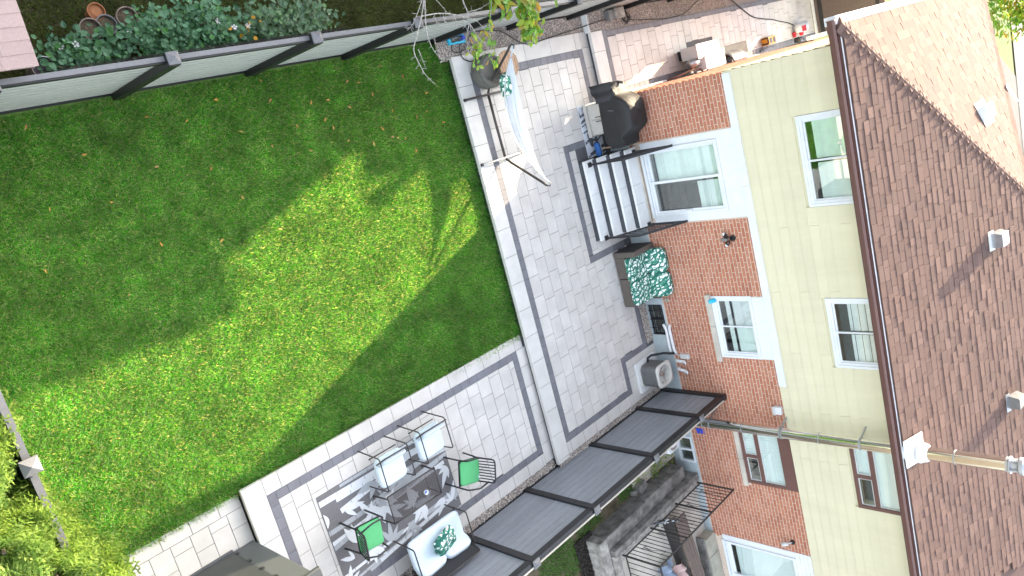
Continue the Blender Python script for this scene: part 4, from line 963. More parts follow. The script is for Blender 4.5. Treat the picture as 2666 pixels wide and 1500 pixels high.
b = MB(); b.add([(XW - .11, -7.51, 2.72), (XW - .11, -7.32, 2.72), (XW - .11, -7.32, 2.78), (XW - .11, -7.51, 2.78)], [(0, 1, 2, 3)]); obj('flap', b, 'lgrey', o)
b = MB(); b.soft((XW - .09, -4.97, 1.80), (.07, .09, .17), (0, .9, 0), .6, 8); tag(obj('spray_bottle', b, 'blue', smooth=True), 'small blue bottle on the white window sill', 'bottle')
FLT = thing('floodlight', 'black twin-head floodlight with sensor on the brick between door and window', 'floodlight', (XW, -3.62, 2.45))
b = MB(); b.tube([(XW, -3.64, 2.52), (XW - .04, -3.64, 2.52)], .06, 16); obj('mount', b, 'black', FLT, smooth=False)
for y, z, yy, zz in ((-3.57, 2.42, -3.53, 2.36), (-3.72, 2.44, -3.76, 2.38)):
    b = MB(); b.tube([(XW - .04, -3.64, 2.5), (XW - .09, (y - 3.64) / 2, 2.47), (XW - .1, y, z + .03)], .014, 6); b.lathe([(.02, .05), (.045, .02), (.05, -.05), (.045, -.055)], (0, 0, 0), 14)
    b.v = [v if i < 18 else (XW - .12 - v[2] * .5 + .0, y + v[0] + v[2] * .3 * (1 if y > -3.6 else -1) * -1, z + v[1] + v[2] * .6) for i, v in enumerate(b.v)]; hd = obj('lamp_head', b, 'black', FLT, smooth=True)
    b = MB(); b.soft((XW - .10 , yy, zz + .02), (.05, .06, .05)); obj('lens', b, 'white', hd)
b = MB(); b.box(XW - .13, -3.67, 2.30, XW - .07, -3.61, 2.44); obj('sensor', b, 'grey', FLT, bevel=.01)
L2 = thing('wall_light', 'single spotlight with a pale head on the far brick wall', 'wall light', (XW, -10.72, 2.5))
b = MB(); b.tube([(XW, -10.70, 2.56), (XW - .04, -10.70, 2.56)], .055, 14); obj('mount', b, 'black', L2)
b = MB(); b.tube([(XW - .04, -10.70, 2.55), (XW - .1, -10.71, 2.48)], .015, 6); b.tube([(XW - .1, -10.71, 2.5), (XW - .15, -10.73, 2.36)], [.035, .05], 14); obj('lamp_head', b, 'lgrey', L2, smooth=True)
# ------------------------------------------------------------------ lounge furniture
rug('outdoor_rug', 'grey outdoor rug with pale bamboo print under the lounge set', 4.42, -6.62, 6.93, -4.97, -.138, 'rugdark', ('ruglight', 'rugmid'), 11, 24, 34, 1.0, .02)
def rounded(pts, r=.06, n=4):
    P = [Vector(p) for p in pts]; q = [P[0]]
    for i in range(1, len(P) - 1):
        a, c, d = P[i - 1], P[i], P[i + 1]; u = (a - c).normalized() * r; w = (d - c).normalized() * r
        for k in range(n + 1):
            t = k / n; q.append((c + u) * (1 - t) ** 2 + c * 2 * t * (1 - t) + (c + w) * t * t)
    return q + [P[-1]]
def tubeobj(name, pts, r, mat, par, n=8, local=True): b = MB(); b.tube(pts, r, n); return obj(name, b, mat, par, smooth=True, local=local)
LC = thing('lounge_chair', 'low black-framed lounge chair with pale cushions, the one nearer the wider paving', 'lounge chair', (6.44, -4.93, -.14), 0, 'white-cushioned lounge chairs')
for s in (-1, 1):
    tubeobj('side_frame', rounded([(s * .27, .31, 0), (s * .275, .27, .60), (s * .275, -.30, .60), (s * .26, -.33, 0)], .05), .011, 'dkbrown', LC)
for y, z in ((.2, .26), (-.28, .30)): tubeobj('seat_rail', [(-.27, y, z), (.27, y, z)], .011, 'dkbrown', LC)
fr = rounded([(-.25, .06, .30), (-.25, .27, .70), (.25, .27, .70), (.25, .06, .30)], .06); tubeobj('back_frame', fr, .012, 'dkbrown', LC)
b = MB(); b.add([(-.24, .075, .32), (.24, .075, .32), (.24, .265, .69), (-.24, .265, .69), (-.24, .085, .32), (.24, .085, .32), (.24, .275, .69), (-.24, .275, .69)], [(0, 1, 2, 3), (7, 6, 5, 4)]); obj('back_sling', b, 'sling', LC, local=True)
b = MB(); b.soft((0, -.06, .37), (.54, .52, .13), (.05, 0, .02), .3, 12); obj('seat_cushion', b, 'cushion', LC, local=True, smooth=True)
b = MB(); b.soft((0, .135, .485), (.50, .09, .30), (-.47, 0, 0), .3, 12); bc = obj('back_cushion', b, 'cushion', LC, local=True, smooth=True)
b = MB(); b.box(.12, .16, .60, .17, .19, .625); obj('care_tag', b, 'white', bc, local=True)
dup(LC, (5.60, -4.97, -.14), -.02, 'low black-framed lounge chair with pale cushions, the one whose feet reach onto the rug')
CT = thing('coffee_table', 'low black coffee table with a see-through mesh top on the rug', 'coffee table', (5.86, -5.68, -.14), -.015)
for s in (-1, 1):
    tubeobj('leg_loop', rounded([(s * .50, .20, .40), (s * .52, .20, .0), (s * .52, -.24, .0), (s * .50, -.24, .40)], .05), .014, 'dkbrown', CT)
for y in (.24, -.24): tubeobj('top_rail', [(-.5, y * 1.0, .40), (.5, y, .40)], .012, 'dkbrown', CT)
for s in (-.5, .5): tubeobj('top_rail', [(s, -.24, .40), (s, .24, .40)], .012, 'dkbrown', CT)
b = MB(); b.box(-.5, -.24, .398, .5, .24, .404); tp = obj('mesh_top', b, 'meshtop', CT, local=True)
for k in range(1, 20): x = -.5 + k * .05; bb = MB(); bb.box(x - .001, -.24, .404, x + .001, .24, .406); obj('wire', bb, 'dkbrown', tp, local=True)
b = MB(); b.lathe([(0, 0), (.035, 0), (.042, .05), (.038, .05), (.03, .006), (0, .006)], (6.05, -5.73, .268), 16); cu = obj('cup', b, 'white', smooth=True); tag(cu, 'small white cup with a blue centre on the mesh table', 'cup')
b = MB(); b.lathe([(0, .012), (.03, .012)], (6.05, -5.73, .268), 12); obj('drink', b, 'navy', cu)
GC = thing('dining_chair', 'black slat-back armchair with a green seat pad standing off the rug', 'armchair', (7.0, -5.88, -.14), R(-106.7), 'green-padded armchairs')
for s in (-1, 1):
    tubeobj('leg', rounded([(s * .235, -.22, 0), (s * .24, -.21, .40), (s * .25, -.19, .62), (s * .27, .05, .66), (s * .20, .27, .64)], .05), .015, 'black', GC)
    tubeobj('leg', [(s * .22, .24, 0), (s * .20, .22, .42)], .015, 'black', GC)
tubeobj('back_frame', rounded([(-.21, .20, .42), (-.205, .29, .80), (.205, .29, .80), (.21, .20, .42)], .07), .014, 'black', GC)
for k in range(7):
    x = -.15 + .05 * k; tubeobj('back_slat', [(x, .20, .44), (x * 1.03, .295, .80)], .010, 'black', GC, 6)
b = MB(); b.box(-.22, -.22, .405, .22, .22, .425); obj('seat', b, 'black', GC, local=True)
b = MB(); b.soft((0, 0, .45), (.43, .43, .06), (0, 0, 0), .25, 12); obj('seat_pad', b, 'green', GC, local=True, smooth=True)
b = MB(); b.box(.10, .17, .475, .14, .22, .482); obj('care_tag', b, 'white', GC, local=True)
dup(GC, (4.86, -5.80, -.14), R(83), 'black slat-back armchair with a green seat pad standing on the rug')
SF = thing('sofa', 'two-seat black-framed outdoor sofa with pale blue cushions by the dark fence', 'sofa', (6.0, -6.70, -.14))
for s in (-1, 1):
    tubeobj('side_frame', rounded([(s * .58, .32, 0), (s * .585, .30, .60), (s * .585, -.33, .60), (s * .57, -.36, 0)], .05), .012, 'dkbrown', SF)
for y, z in ((.30, .30), (-.25, .27)): tubeobj('seat_rail', [(-.575, y, z), (.575, y, z)], .012, 'dkbrown', SF)
tubeobj('back_frame', rounded([(-.56, -.20, .28), (-.56, -.40, .74), (.56, -.40, .74), (.56, -.20, .28)], .06), .013, 'dkbrown', SF)
b = MB(); b.add([(-.55, -.205, .29), (.55, -.205, .29), (.55, -.40, .73), (-.55, -.40, .73), (-.55, -.215, .29), (.55, -.215, .29), (.55, -.41, .73), (-.55, -.41, .73)], [(3, 2, 1, 0), (4, 5, 6, 7)]); obj('back_sling', b, 'sling', SF, local=True)
b = MB(); b.soft((0, .05, .37), (1.13, .56, .12), (-.03, 0, 0), .22, 14); obj('seat_cushion', b, 'cushion', SF, local=True, smooth=True)
for s in (-1, 1):
    b = MB(); b.soft((s * .28, -.20, .46), (.56, .15, .30), (.62, 0, s * -.06), .4, 12); obj('back_cushion', b, 'cushion', SF, local=True, smooth=True)
b = MB(); b.soft((6.07, -6.68, .37), (.46, .46, .15), (.42, .05, .30), .26, 12); tag(obj('throw_pillow', b, 'leafprint', smooth=True), 'green leaf-print throw pillow lying on the sofa', 'pillow')
DB = thing('storage_shed', 'dark grey resin storage shed with a hinged door beside the pale garden path', 'shed', (2.6, -5.6, -.28))
b = MB(); b.box(1.5, -6.6, -.27, 3.36, -5.10, 1.55); obj('body', b, 'rainbox2', DB, bevel=.02)
b = MB(); b.box(3.05, -5.10, -.27, 3.37, -5.075, 1.5); obj('jamb', b, 'rainbox2', DB, bevel=.008)
b = MB(); b.box(1.55, -5.10, -.23, 3.045, -5.055, 1.5); dr = obj('door', b, 'rainbox', DB, bevel=.012)
b = MB(); b.box(1.5, -5.12, -.275, 3.05, -5.03, -.235); obj('bottom_rail', b, 'capdark', DB, bevel=.006)
for z in (-.12, .28, .68, 1.08):
    b = MB(); b.box(3.03, -5.06, z - .035, 3.075, -5.045, z + .035); obj('hinge', b, 'black', dr)
b = MB(); b.box(1.42, -6.7, 1.55, 3.44, -5.0, 1.62); obj('roof', b, 'rainbox', DB, bevel=.02)
# ------------------------------------------------------------------ garden clutter on the gravel
SP = thing('sprinkler', 'turquoise oscillating sprinkler on the gravel at the fence corner', 'sprinkler', (9.55, 1.32, 0))
b = MB(); b.box(9.36, 1.375, .0, 9.76, 1.415, .05); b.box(9.36, 1.25, .0, 9.76, 1.29, .05); b.box(9.36, 1.29, .0, 9.42, 1.375, .05); b.box(9.69, 1.29, 0, 9.76, 1.375, .06); obj('frame', b, 'blue', SP, bevel=.008)
b = MB(); b.tube([(9.43, 1.34, .06), (9.56, 1.345, .075), (9.68, 1.335, .06)], .018, 8); obj('spray_bar', b, 'grey', SP, smooth=True)
b = MB(); b.box(9.66, 1.30, .03, 9.72, 1.37, .11); obj('motor', b, 'navy', SP, bevel=.006)
def curve(pts, n=8):
    P = [Vector(p) for p in pts]; P = [P[0] * 2 - P[1]] + P + [P[-1] * 2 - P[-2]]; q = []
    for i in range(1, len(P) - 2):
        for k in range(n):
            t = k / n; a, b_, c, d = P[i - 1:i + 3]; q.append(.5 * ((2 * b_) + (c - a) * t + (2 * a - 5 * b_ + 4 * c - d) * t * t + (3 * b_ - a - 3 * c + d) * t ** 3))
    return q + [P[-2]]
b = MB(); b.tube(curve([(9.71, 1.34, .08), (9.58, 1.34, .09), (9.44, 1.27, .04), (9.42, 1.16, .02), (9.54, 1.10, .02), (9.77, 1.16, .02), (9.72, 1.26, .03), (9.60, 1.2, .03), (9.58, 1.09, .02), (9.64, .97, .02), (9.82, .91, .02), (9.97, 1.0, .02), (9.97, 1.14, .02), (9.84, 1.28, .02), (10.08, 1.40, .02), (10.38, 1.39, .02), (10.68, 1.35, .02), (10.94, 1.22, .02), (11.17, 1.08, .02), (11.46, 1.01, .02), (11.84, 1.04, .02), (12.41, 1.09, .02), (13.05, 1.14, .03), (13.35, 1.17, .14), (14.1, 1.22, .14), (14.5, 1.25, .15)], 6), .011, 6)
tag(obj('garden_hose', b, 'hose', smooth=True), 'black hose looping from the turquoise sprinkler along the gravel', 'hose')
BX = thing('utility_box', 'weathered grey lidded box on the gravel with a coil of black cable', 'box', (14.1, 1.26, .1))
b = MB(); b.box(13.82, 1.16, .1, 14.30, 1.36, .25); obj('body', b, 'grey', BX, bevel=.012)
b = MB(); b.obox((14.16, 1.27, .28), (.30, .22, .05), (0, -.08, .05)); obj('lid', b, 'concrete', BX, bevel=.01)
b = MB(); b.obox((13.86, 1.22, .24), (.12, .16, .06), (0, .1, .2)); obj('side_lid', b, 'grey', BX, bevel=.01)
pts = []
for k in range(34): a = k * .62; r_ = .10 + .03 * math.sin(k * 1.7); pts.append((14.52 + r_ * math.cos(a), 1.17 + 1.1 * r_ * math.sin(a), .13 + .002 * k))
pts += [(14.72, 1.10, .15), (15.33, 1.04, .15), (15.9, .99, .15), (16.32, .98, .15), (16.8, 1.0, .14), (17.12, 1.07, .13), (17.69, 1.26, .12), (18.2, 1.36, .12)]
b = MB(); b.tube(curve(pts, 4), .010, 6); tag(obj('power_cable', b, 'cable', smooth=True), 'black cable coiled beside the grey box and trailing along the path edge', 'cable')
b = MB(); b.tube(curve([(18.9, 1.36, .12), (19.27, 1.12, .15), (19.63, .91, .155), (20.2, .61, .155), (20.74, .49, .155), (21.35, .40, .155), (21.75, .31, .155), (22.23, .22, .155), (22.64, .10, .155)], 6), .014, 6); tag(obj('extension_cord', b, 'cable', smooth=True), 'black cord crossing the side path to the white bucket', 'cord')
BK = thing('bucket', 'white plastic bucket lying on its side with red tools on the side path', 'bucket', (22.9, 0, .14))
b = MB(); d = Vector((.93, .05, .1)).normalized(); c0 = Vector((22.5, -.02, .28)); b.tube([c0, c0 + d * .42, c0 + d * .42, c0 + d * .40, c0 + d * .03], [.115, .145, .155, .13, .10], 20); obj('body', b, 'white', BK, smooth=True)
b = MB(); b.obox((22.66, -.05, .43), (.22, .16, .012), (0, -.1, 0)); obj('label_patch', b, 'red', BK)
b = MB(); b.soft((22.47, -.16, .2), (.10, .16, .1)); b.soft((22.85, -.17, .24), (.12, .14, .1)); obj('red_tool', b, 'red', BK, smooth=True)
TL = thing('work_radio', 'yellow and black jobsite power unit on the dark path border', 'power tool', (20.7, -.13, .14))
b = MB(); b.box(20.50, -.24, .15, 20.95, -.02, .36); obj('housing', b, 'yellowp', TL, bevel=.025)
for x0 in (20.58, 20.78): b = MB(); b.box(x0, -.20, .362, x0 + .12, -.07, .368); obj('panel', b, 'black', TL)
b = MB(); b.tube(rounded([(20.46, -.2, .2), (20.44, -.2, .38), (20.44, -.05, .38), (20.46, -.05, .2)], .04), .02, 8); obj('handle', b, 'black', TL, smooth=True)
b = MB(); b.tube(curve([(20.5, -.24, .17), (20.45, -.3, .155), (20.3, -.36, .15), (20.55, -.33, .15), (20.9, -.3, .15), (21.2, -.33, .15)], 5), .008, 5); obj('cord', b, 'cable', TL)
CB = thing('utility_cabinet', 'flat light grey cabinet on the gravel square beside the house', 'cabinet', (16.9, .05, .14))
b = MB(); b.box(16.17, -.08, .3, 17.12, .21, .74); obj('body', b, 'lgrey', CB, bevel=.012)
b = MB(); b.box(16.13, -.11, .741, 17.16, .23, .765); obj('lid', b, 'lgrey', CB, bevel=.008)
b = MB(); b.box(16.3, -.05, .12, 17.0, .17, .3); obj('stand', b, 'black', CB)
CB2 = thing('condenser_unit', 'bright white heat pump mounted on the side wall', 'heat pump', (16.8, -.2, .6))
b = MB(); b.box(16.36, -.38, .42, 17.28, -.06, .80); obj('casing', b, 'white', CB2, bevel=.015)
b = MB(); b.box(16.5, -.06, .35, 16.54, -.42, .42); b.box(17.1, -.06, .35, 17.14, -.42, .42); obj('bracket', b, 'galv', CB2)
sheet('gravel_bed', 16.76, -.30, 18.0, .34, .125, 'border')
GM = thing('gas_meter', 'grey gas meter with looping copper-brown pipes at the side wall', 'gas meter', (16.2, -.2, .14))
b = MB(); b.tube([(16.0, -.18, .60), (16.28, -.16, .62)], .11, 18); obj('body', b, 'galv', GM, smooth=True)
b = MB(); b.tube([(16.29, -.16, .62), (16.36, -.16, .62)], .09, 16); obj('dial_face', b, 'white', GM)
b = MB(); b.tube(rounded([(15.6, -.40, .14), (15.6, -.36, .45), (16.05, -.30, .62), (16.32, -.33, .66), (16.4, -.42, .66)], .06), .022, 8); obj('supply_pipe', b, 'rust', GM, smooth=True)
b = MB(); b.tube(rounded([(16.28, -.1, .7), (16.42, -.14, .74), (16.5, -.25, .74), (16.5, -.42, .74)], .05), .022, 8); obj('valve_pipe', b, 'white', GM, smooth=True)
WW = thing('window_well', 'half-round corrugated steel window well set in dark gravel', 'window well', (18.75, -.42, .14))
for k in range(9):
    x = 18.46 + k * .075; b = MB(); b.tube([(x, -.42 + .27 * math.cos(t * PI / 14), .12 + .26 * math.sin(t * PI / 14)) for t in range(8)], .034, 6); obj('corrugation', b, 'galv', WW, smooth=True)
VP = thing('wall_taps', 'black and white tap fittings on the sunlit side wall', 'tap', (22.6, -.4, .5))
b = MB(); b.soft((22.0, -.32, .5), (.22, .16, .2)); b.tube([(22.0, -.4, .5), (22.3, -.34, .52)], .03, 8); obj('black_fitting', b, 'black', VP, smooth=True)
b = MB(); b.box(22.4, -.42, .55, 22.9, -.3, .7); b.box(23.0, -.42, .6, 23.4, -.3, .75); obj('white_fitting', b, 'white', VP, bevel=.01)
b = MB(); b.tube([(13.35, -.395, .2), (13.35, -.37, .3), (15.4, -.385, .28)], .02, 6); obj('pipe_run', b, 'lgrey', VP)
# ------------------------------------------------------------------ fallen leaves on the lawn
lm = MB(); lm.add([(-.05, 0, 0), (-.02, .018, .012), (.03, .015, .015), (.055, 0, .006), (.03, -.015, .012), (-.02, -.018, .014)], [(0, 1, 2, 3, 4, 5)]); lme = lm.mesh('fallen_leaf'); lme.materials.append(G['dryleaf'])
spots = [(3.1, .75), (2.6, 1.2), (4.0, 1.05), (4.5, .9), (5.75, 1.25), (5.8, .95), (6.45, .8), (6.6, .5), (6.75, .78), (6.2, .1), (7.2, 1.0), (7.4, .95), (7.9, 1.15), (7.1, .6), (7.6, .72), (7.9, .4), (8.3, .9), (7.35, -.05), (7.75, -.02), (7.85, -.05), (8.0, -.1), (8.35, .2), (8.6, .25), (8.7, .55), (8.9, 0), (5.6, .3), (6.1, .5), (4.9, -.3), (4.4, -.8), (3.6, -.6), (3.2, .1), (6.7, .35), (5.2, .6), (5.0, 1.1), (3.9, .4), (2.5, .2), (2.2, -.5), (3.0, -1.1), (7.6, .15), (5.3, -.9), (6.9, .1), (8.15, -.35), (4.6, .2)]
for i, (x, y) in enumerate(spots):
    o = bpy.data.objects.new('fallen_leaf', lme); COL.objects.link(o); o.location = (x, y, zl(x) + .05); s = random.uniform(.45, .9); o.scale = (s, s, s); o.rotation_euler = (random.uniform(-.4, .4), random.uniform(-.4, .4), random.uniform(0, 6.28))
    tag(o, 'dry orange-brown leaf fallen on the shaded part of the lawn', 'leaf', 'fallen leaves on the lawn')
# ------------------------------------------------------------------ neighbour's garden: shed, pots, shrubs
SH = thing('shed', 'low garden shed with a pink shingle roof in the far corner behind the fence', 'shed', (1, 3.2, -.22))
b = MB(); b.box(-1.0, 1.75, -.3, 2.2, 5, 1.95); obj('wall', b, 'dark', SH)
sz = lambda y: 1.98 + (y - 1.5) * .12
b = MB(); b.add([(-1.2, 1.50, sz(1.5) - .03), (2.36, 1.50, sz(1.5) - .03), (2.36, 5.2, sz(5.2) - .03), (-1.2, 5.2, sz(5.2) - .03), (-1.2, 1.5, sz(1.5) - .1), (2.36, 1.5, sz(1.5) - .1), (2.36, 5.2, sz(5.2) - .1)], [(0, 1, 2, 3), (4, 5, 1, 0), (5, 6, 2, 1)]); SR = obj('roof', b, 'pshingle', SH)
for k in range(9):
    y = 1.49 + k * .122; x = 2.375
    ws = [2.05 if k == 0 else (1.98 if k == 1 else random.uniform(.5, 1.9))]
    cuts = [2.375] + ({0: [2.06, 1.1], 1: [2.09, 1.2]}.get(k, [1.4 - .1 * k, .5])) + [-1.2]
    for i in range(len(cuts) - 1):
        b = MB(); x1, x0 = cuts[i] - .004, cuts[i + 1]; b.add([(x0, y, sz(y) + .006), (x1, y, sz(y) + .006), (x1, y + .15, sz(y + .15) - .004), (x0, y + .15, sz(y + .15) - .004), (x0, y, sz(y) - .01), (x1, y, sz(y) - .01), (x1, y + .15, sz(y + .15) - .012)], [(0, 1, 2, 3), (4, 5, 1, 0), (5, 6, 2, 1)]); obj('shingle', b, 'pshingle', SR)
def pot(name, label, c, r, h, mat, tilt=0, fill='potsoil', cat='flower pot', group=None):
    T = thing(name, label, cat, (c[0], c[1], -.22), 0, group); b = MB()
    b.lathe([(r * .72, 0), (r * .95, h * .88), (r * 1.06, h * .9), (r * 1.08, h), (r * .96, h), (r * .9, h * .86)], (c[0], c[1], -.21), 22); obj('body', b, mat, T, smooth=False)
    b = MB(); b.lathe([(r * .92, h * .84), (r * .5, h * .9), (0, h * .88)], (c[0], c[1], -.21), 16); obj('soil', b, fill, T)
    return T
pot('flower_pot', 'weathered plastic pot with pale rim, leftmost of the pots behind the shrubs', (3.60, 2.16), .125, .36, 'pot')
pot('flower_pot', 'shallow mossy pot touching the pale-rimmed pot', (3.82, 2.20), .12, .30, 'grey', fill='soil')
pot('flower_pot', 'terracotta pot with orange inside, behind the mossy pot', (3.77, 2.38), .10, .26, 'terracotta', fill='terracotta')
pot('flower_pot', 'pale brown pot half hidden by shrub leaves right of the other pots', (4.10, 2.26), .13, .3, 'pot')
BKT = thing('metal_bucket', 'old metal bucket with peeling purple paint at the shed corner', 'bucket', (2.78, 1.80, -.2)); b = MB(); b.lathe([(.10, -.2), (.125, .24), (.13, .24), (.13, .25), (.12, .245), (.115, .05), (0, .05)], (2.90, 1.77, 0), 22); obj('body', b, 'pot', BKT)
b = MB(); b.lathe([(.115, .17), (0, .175)], (2.90, 1.77, 0), 18); G['purple'] = pm('peeling_purple', (.13, .09, .11), .8, .5, 25); obj('bottom', b, 'purple', BKT)
b = MB(); b.tube(curve([(2.79, 1.77, .25), (2.86, 1.88, .27), (2.98, 1.87, .27), (3.02, 1.77, .25)], 5), .006, 5); obj('handle', b, 'galv', BKT)
b = MB(); b.beam((2.80, 1.62, .1), (3.35, 1.68, .35), .12, .02); b.beam((2.85, 1.60, .15), (3.2, 1.66, .3), .06, .02); tag(obj('scrap_plank', b, 'wood'), 'grey-brown plank leaning behind the fence by the metal bucket', 'plank')
CLF = thing('chain_link_fence', 'short run of dark chain-link mesh showing behind the fence top', 'fence', (3.3, 1.56, 0)); b = MB()
for k in range(60):
    x = 2.6 + k * .06; b.tube([(x, 1.56, .9), (x + .33, 1.56, 1.35)], .003, 4, False); b.tube([(x + .33, 1.56, .9), (x, 1.56, 1.35)], .003, 4, False)
obj('mesh', b, 'iron', CLF); b = MB(); b.tube([(2.6, 1.56, .9), (6.5, 1.56, .9)], .012, 6); obj('lower_rail', b, 'iron', CLF)
# foliage: leaf-sized faces on twigs
def leafcloud(cs, size, mat, lobes=3, droop=.3):
    vs = []; fs = []
    for c, n_, s in cs:
        d = n_.orthogonal().normalized() if n_.length else Vector((1, 0, 0)); d.rotate(Matrix.Rotation(random.uniform(0, 6.28), 3, n_)); r = n_.cross(d).normalized(); L = size * s; W = L * (.27 if mat == 'leaf3' else .38); k = len(vs)
        vs += [c, c + d * L * .35 + r * W + n_ * L * .05, c + d * L * .7 + r * W * .75, c + d * L - n_ * L * droop * .4, c + d * L * .7 - r * W * .75, c + d * L * .35 - r * W + n_ * L * .05, c + d * L * .45 - n_ * L * .06]
        fs += [(k, k + 6, k + 1), (k + 1, k + 6, k + 2), (k + 2, k + 6, k + 3), (k + 3, k + 6, k + 4), (k + 4, k + 6, k + 5), (k + 5, k + 6, k)]
    b = MB(); b.v = vs; b.f = fs; b.mi = [0] * len(fs); return b
def shrub(label, c, rad, h, n, mat, nst, size, flowers=0, buds=0, name='flowering_shrub', cat='shrub'):
    T = thing(name, label, cat, (c[0], c[1], -.22)); stems = MB(); L = []; tips = []
    for i in range(nst):
        a = random.uniform(0, 6.28); q = random.random() ** .5; e = Vector((c[0] + rad[0] * q * math.cos(a), c[1] + rad[1] * q * math.sin(a), h * random.uniform(.55, 1.0) * (1 - .35 * q)))
        s = Vector((c[0] + (e.x - c[0]) * .25, c[1] + (e.y - c[1]) * .25, -.2)); m = s.lerp(e, .55) + Vector((0, 0, .1)); P = curve([s, m, e], 5); stems.tube(P, [.011 - .0008 * k for k in range(len(P))], 5, False); tips.append(e)
        for k in range(n // nst):
            t = random.uniform(.25, 1.02); p = s.lerp(m, t * 2) if t < .5 else m.lerp(e, t * 2 - 1); sp = .13 * (1.2 - .5 * t)
            p = p + Vector((random.gauss(0, sp), random.gauss(0, sp), random.gauss(0, sp * .5)))
            if p.y < 1.52 and p.z < 1.75: p.y = 1.52 + random.random() * .1
            L.append((p, Vector((random.gauss(0, .45), random.gauss(0, .45), 1)).normalized(), random.uniform(.6, 1.25)))
    obj('stems', stems, 'bark', T); obj('foliage', leafcloud(L, size, mat), mat, T)
    for i in range(flowers):
        e = random.choice(tips) + Vector((random.gauss(0, .1), random.gauss(0, .1), .05)); b = MB()
        for k in range(5):
            a = k * 1.257 + random.random() * .4; d = Vector((math.cos(a), math.sin(a), .45)); r = Vector((-math.sin(a), math.cos(a), 0)); s = random.uniform(.024, .038); b.add([e, e + d * s + r * s * .45, e + d * s * 1.25, e + d * s - r * s * .45], [(0, 1, 2, 3)])
        obj('flower', b, 'petal', T)
    if buds:
        b = MB()
        for i in range(buds): e = random.choice(tips) + Vector((random.gauss(0, .09), random.gauss(0, .09), random.uniform(.0, .09))); b.soft(e, (.016, .016, .022), (0, 0, 0), 1, 4)
        obj('bud', b, 'leaf2', T)
    return T
shrub('low dark green shrub at the left end of the row, nearest the shed', (3.40, 1.80), (.58, .20), .60, 700, 'leaf', 18, .085, 2, 14)
shrub('tall blue-green flowering shrub with white blooms in the middle of the row', (4.65, 1.95), (.80, .34), 1.05, 1900, 'leaf', 28, .075, 7, 50)
shrub('pale green arching bush reaching over the fence at the right end of the row', (6.05, 1.85), (.85, .30), 1.45, 1500, 'leaf2', 24, .075, 0, 0)
shrub('small bush with yellow daisies between the two larger shrubs', (5.35, 1.75), (.28, .22), .75, 420, 'leaf', 10, .07, 2, 8)
YD = bpy.data.objects['flowering_shrub.003']
for i in range(9):
    e = Vector((5.32 + random.gauss(0, .13), 1.78 + random.gauss(0, .10), .72 + random.gauss(0, .06))); b = MB()
    for k in range(8): a = k * PI / 4; d = Vector((math.cos(a), math.sin(a), .1)); r = Vector((-math.sin(a), math.cos(a), 0)); b.add([e, e + d * .025 + r * .008, e + d * .034, e + d * .025 - r * .008], [(0, 1, 2, 3)])
    obj('yellow_flower', b, 'yellow', YD)
# overhanging tree: bare limb and leafy sprays, trunk outside the picture
TR = thing('tree', 'tree with bare lichen-grey branches and yellowing leafy sprays reaching in over the fence', 'tree', (8.4, 4.6, -.22))
b = MB(); b.tube([(8.4, 4.6, -.3), (8.35, 4.5, 1.5), (8.2, 4.2, 3.0), (8.1, 3.6, 3.8)], [.16, .13, .10, .07], 10); obj('trunk', b, 'bark', TR, smooth=True)
tw = MB()
def twig(P, r0, spur=.16, lev=0):
    q = curve(P, 6); tw.tube(q, [r0 * .68 * (1 - .75 * i / len(q)) for i in range(len(q))], 5, False)
    for i in range(1, len(q)):
        if random.random() < spur * 4:
            d = (q[i] - q[i - 1]).normalized(); s = d.orthogonal(); s.rotate(Matrix.Rotation(random.uniform(0, 6.28), 3, d)); l = random.uniform(.02, .06); tw.tube([q[i], q[i] + (s + d * .5) * l], [.004, .002], 4, False)
V = lambda x, y, z: (x, y, z)
twig([V(7.6, 3.9, 3.4), V(7.1, 2.6, 2.8), V(6.88, 1.6, 2.55), V(6.80, 1.37, 2.5)], .03)
twig([V(6.80, 1.37, 2.5), V(6.68, 1.15, 2.45), V(6.60, .98, 2.4), V(6.64, .76, 2.4), V(6.70, .62, 2.4), V(6.82, .50, 2.38)], .013)
twig([V(6.80, 1.37, 2.5), V(7.10, 1.37, 2.52), V(7.42, 1.32, 2.5), V(7.72, 1.22, 2.5), V(7.88, 1.09, 2.48)], .013)
twig([V(6.9, 1.62, 2.55), V(6.82, 1.2, 2.5), V(6.88, .95, 2.45), V(7.0, .78, 2.45)], .011)
twig([V(6.66, .98, 2.42), V(6.70, .86, 2.4), V(6.72, .74, 2.4)], .008)
twig([V(8.0, 3.6, 3.7), V(7.6, 2.3, 2.9), V(7.52, 1.6, 2.6), V(7.62, 1.34, 2.5), V(7.6, 1.1, 2.5)], .024)
twig([V(7.62, 1.34, 2.5), V(7.85, 1.36, 2.52), V(8.05, 1.42, 2.55)], .010); twig([V(7.6, 1.2, 2.5), V(7.5, 1.0, 2.48), V(7.48, .80, 2.46)], .009); twig([V(7.6, 1.2, 2.5), V(7.72, 1.0, 2.48), V(7.86, .85, 2.45), V(7.95, .68, 2.42)], .009)
twig([V(6.95, 1.75, 2.6), V(6.75, 1.5, 2.6), V(6.6, 1.3, 2.55), V(6.5, 1.22, 2.5)], .009); twig([V(6.9, 1.7, 2.58), V(7.05, 1.5, 2.6), V(7.2, 1.32, 2.58)], .008)
for (x, y, l) in ((7.15, 1.36, .18), (7.35, 1.33, .16), (7.5, 1.29, .2), (7.0, 1.37, .14)): twig([V(x, y, 2.52), V(x + .02, y - l * .6, 2.5), V(x + .05, y - l, 2.48)], .005)
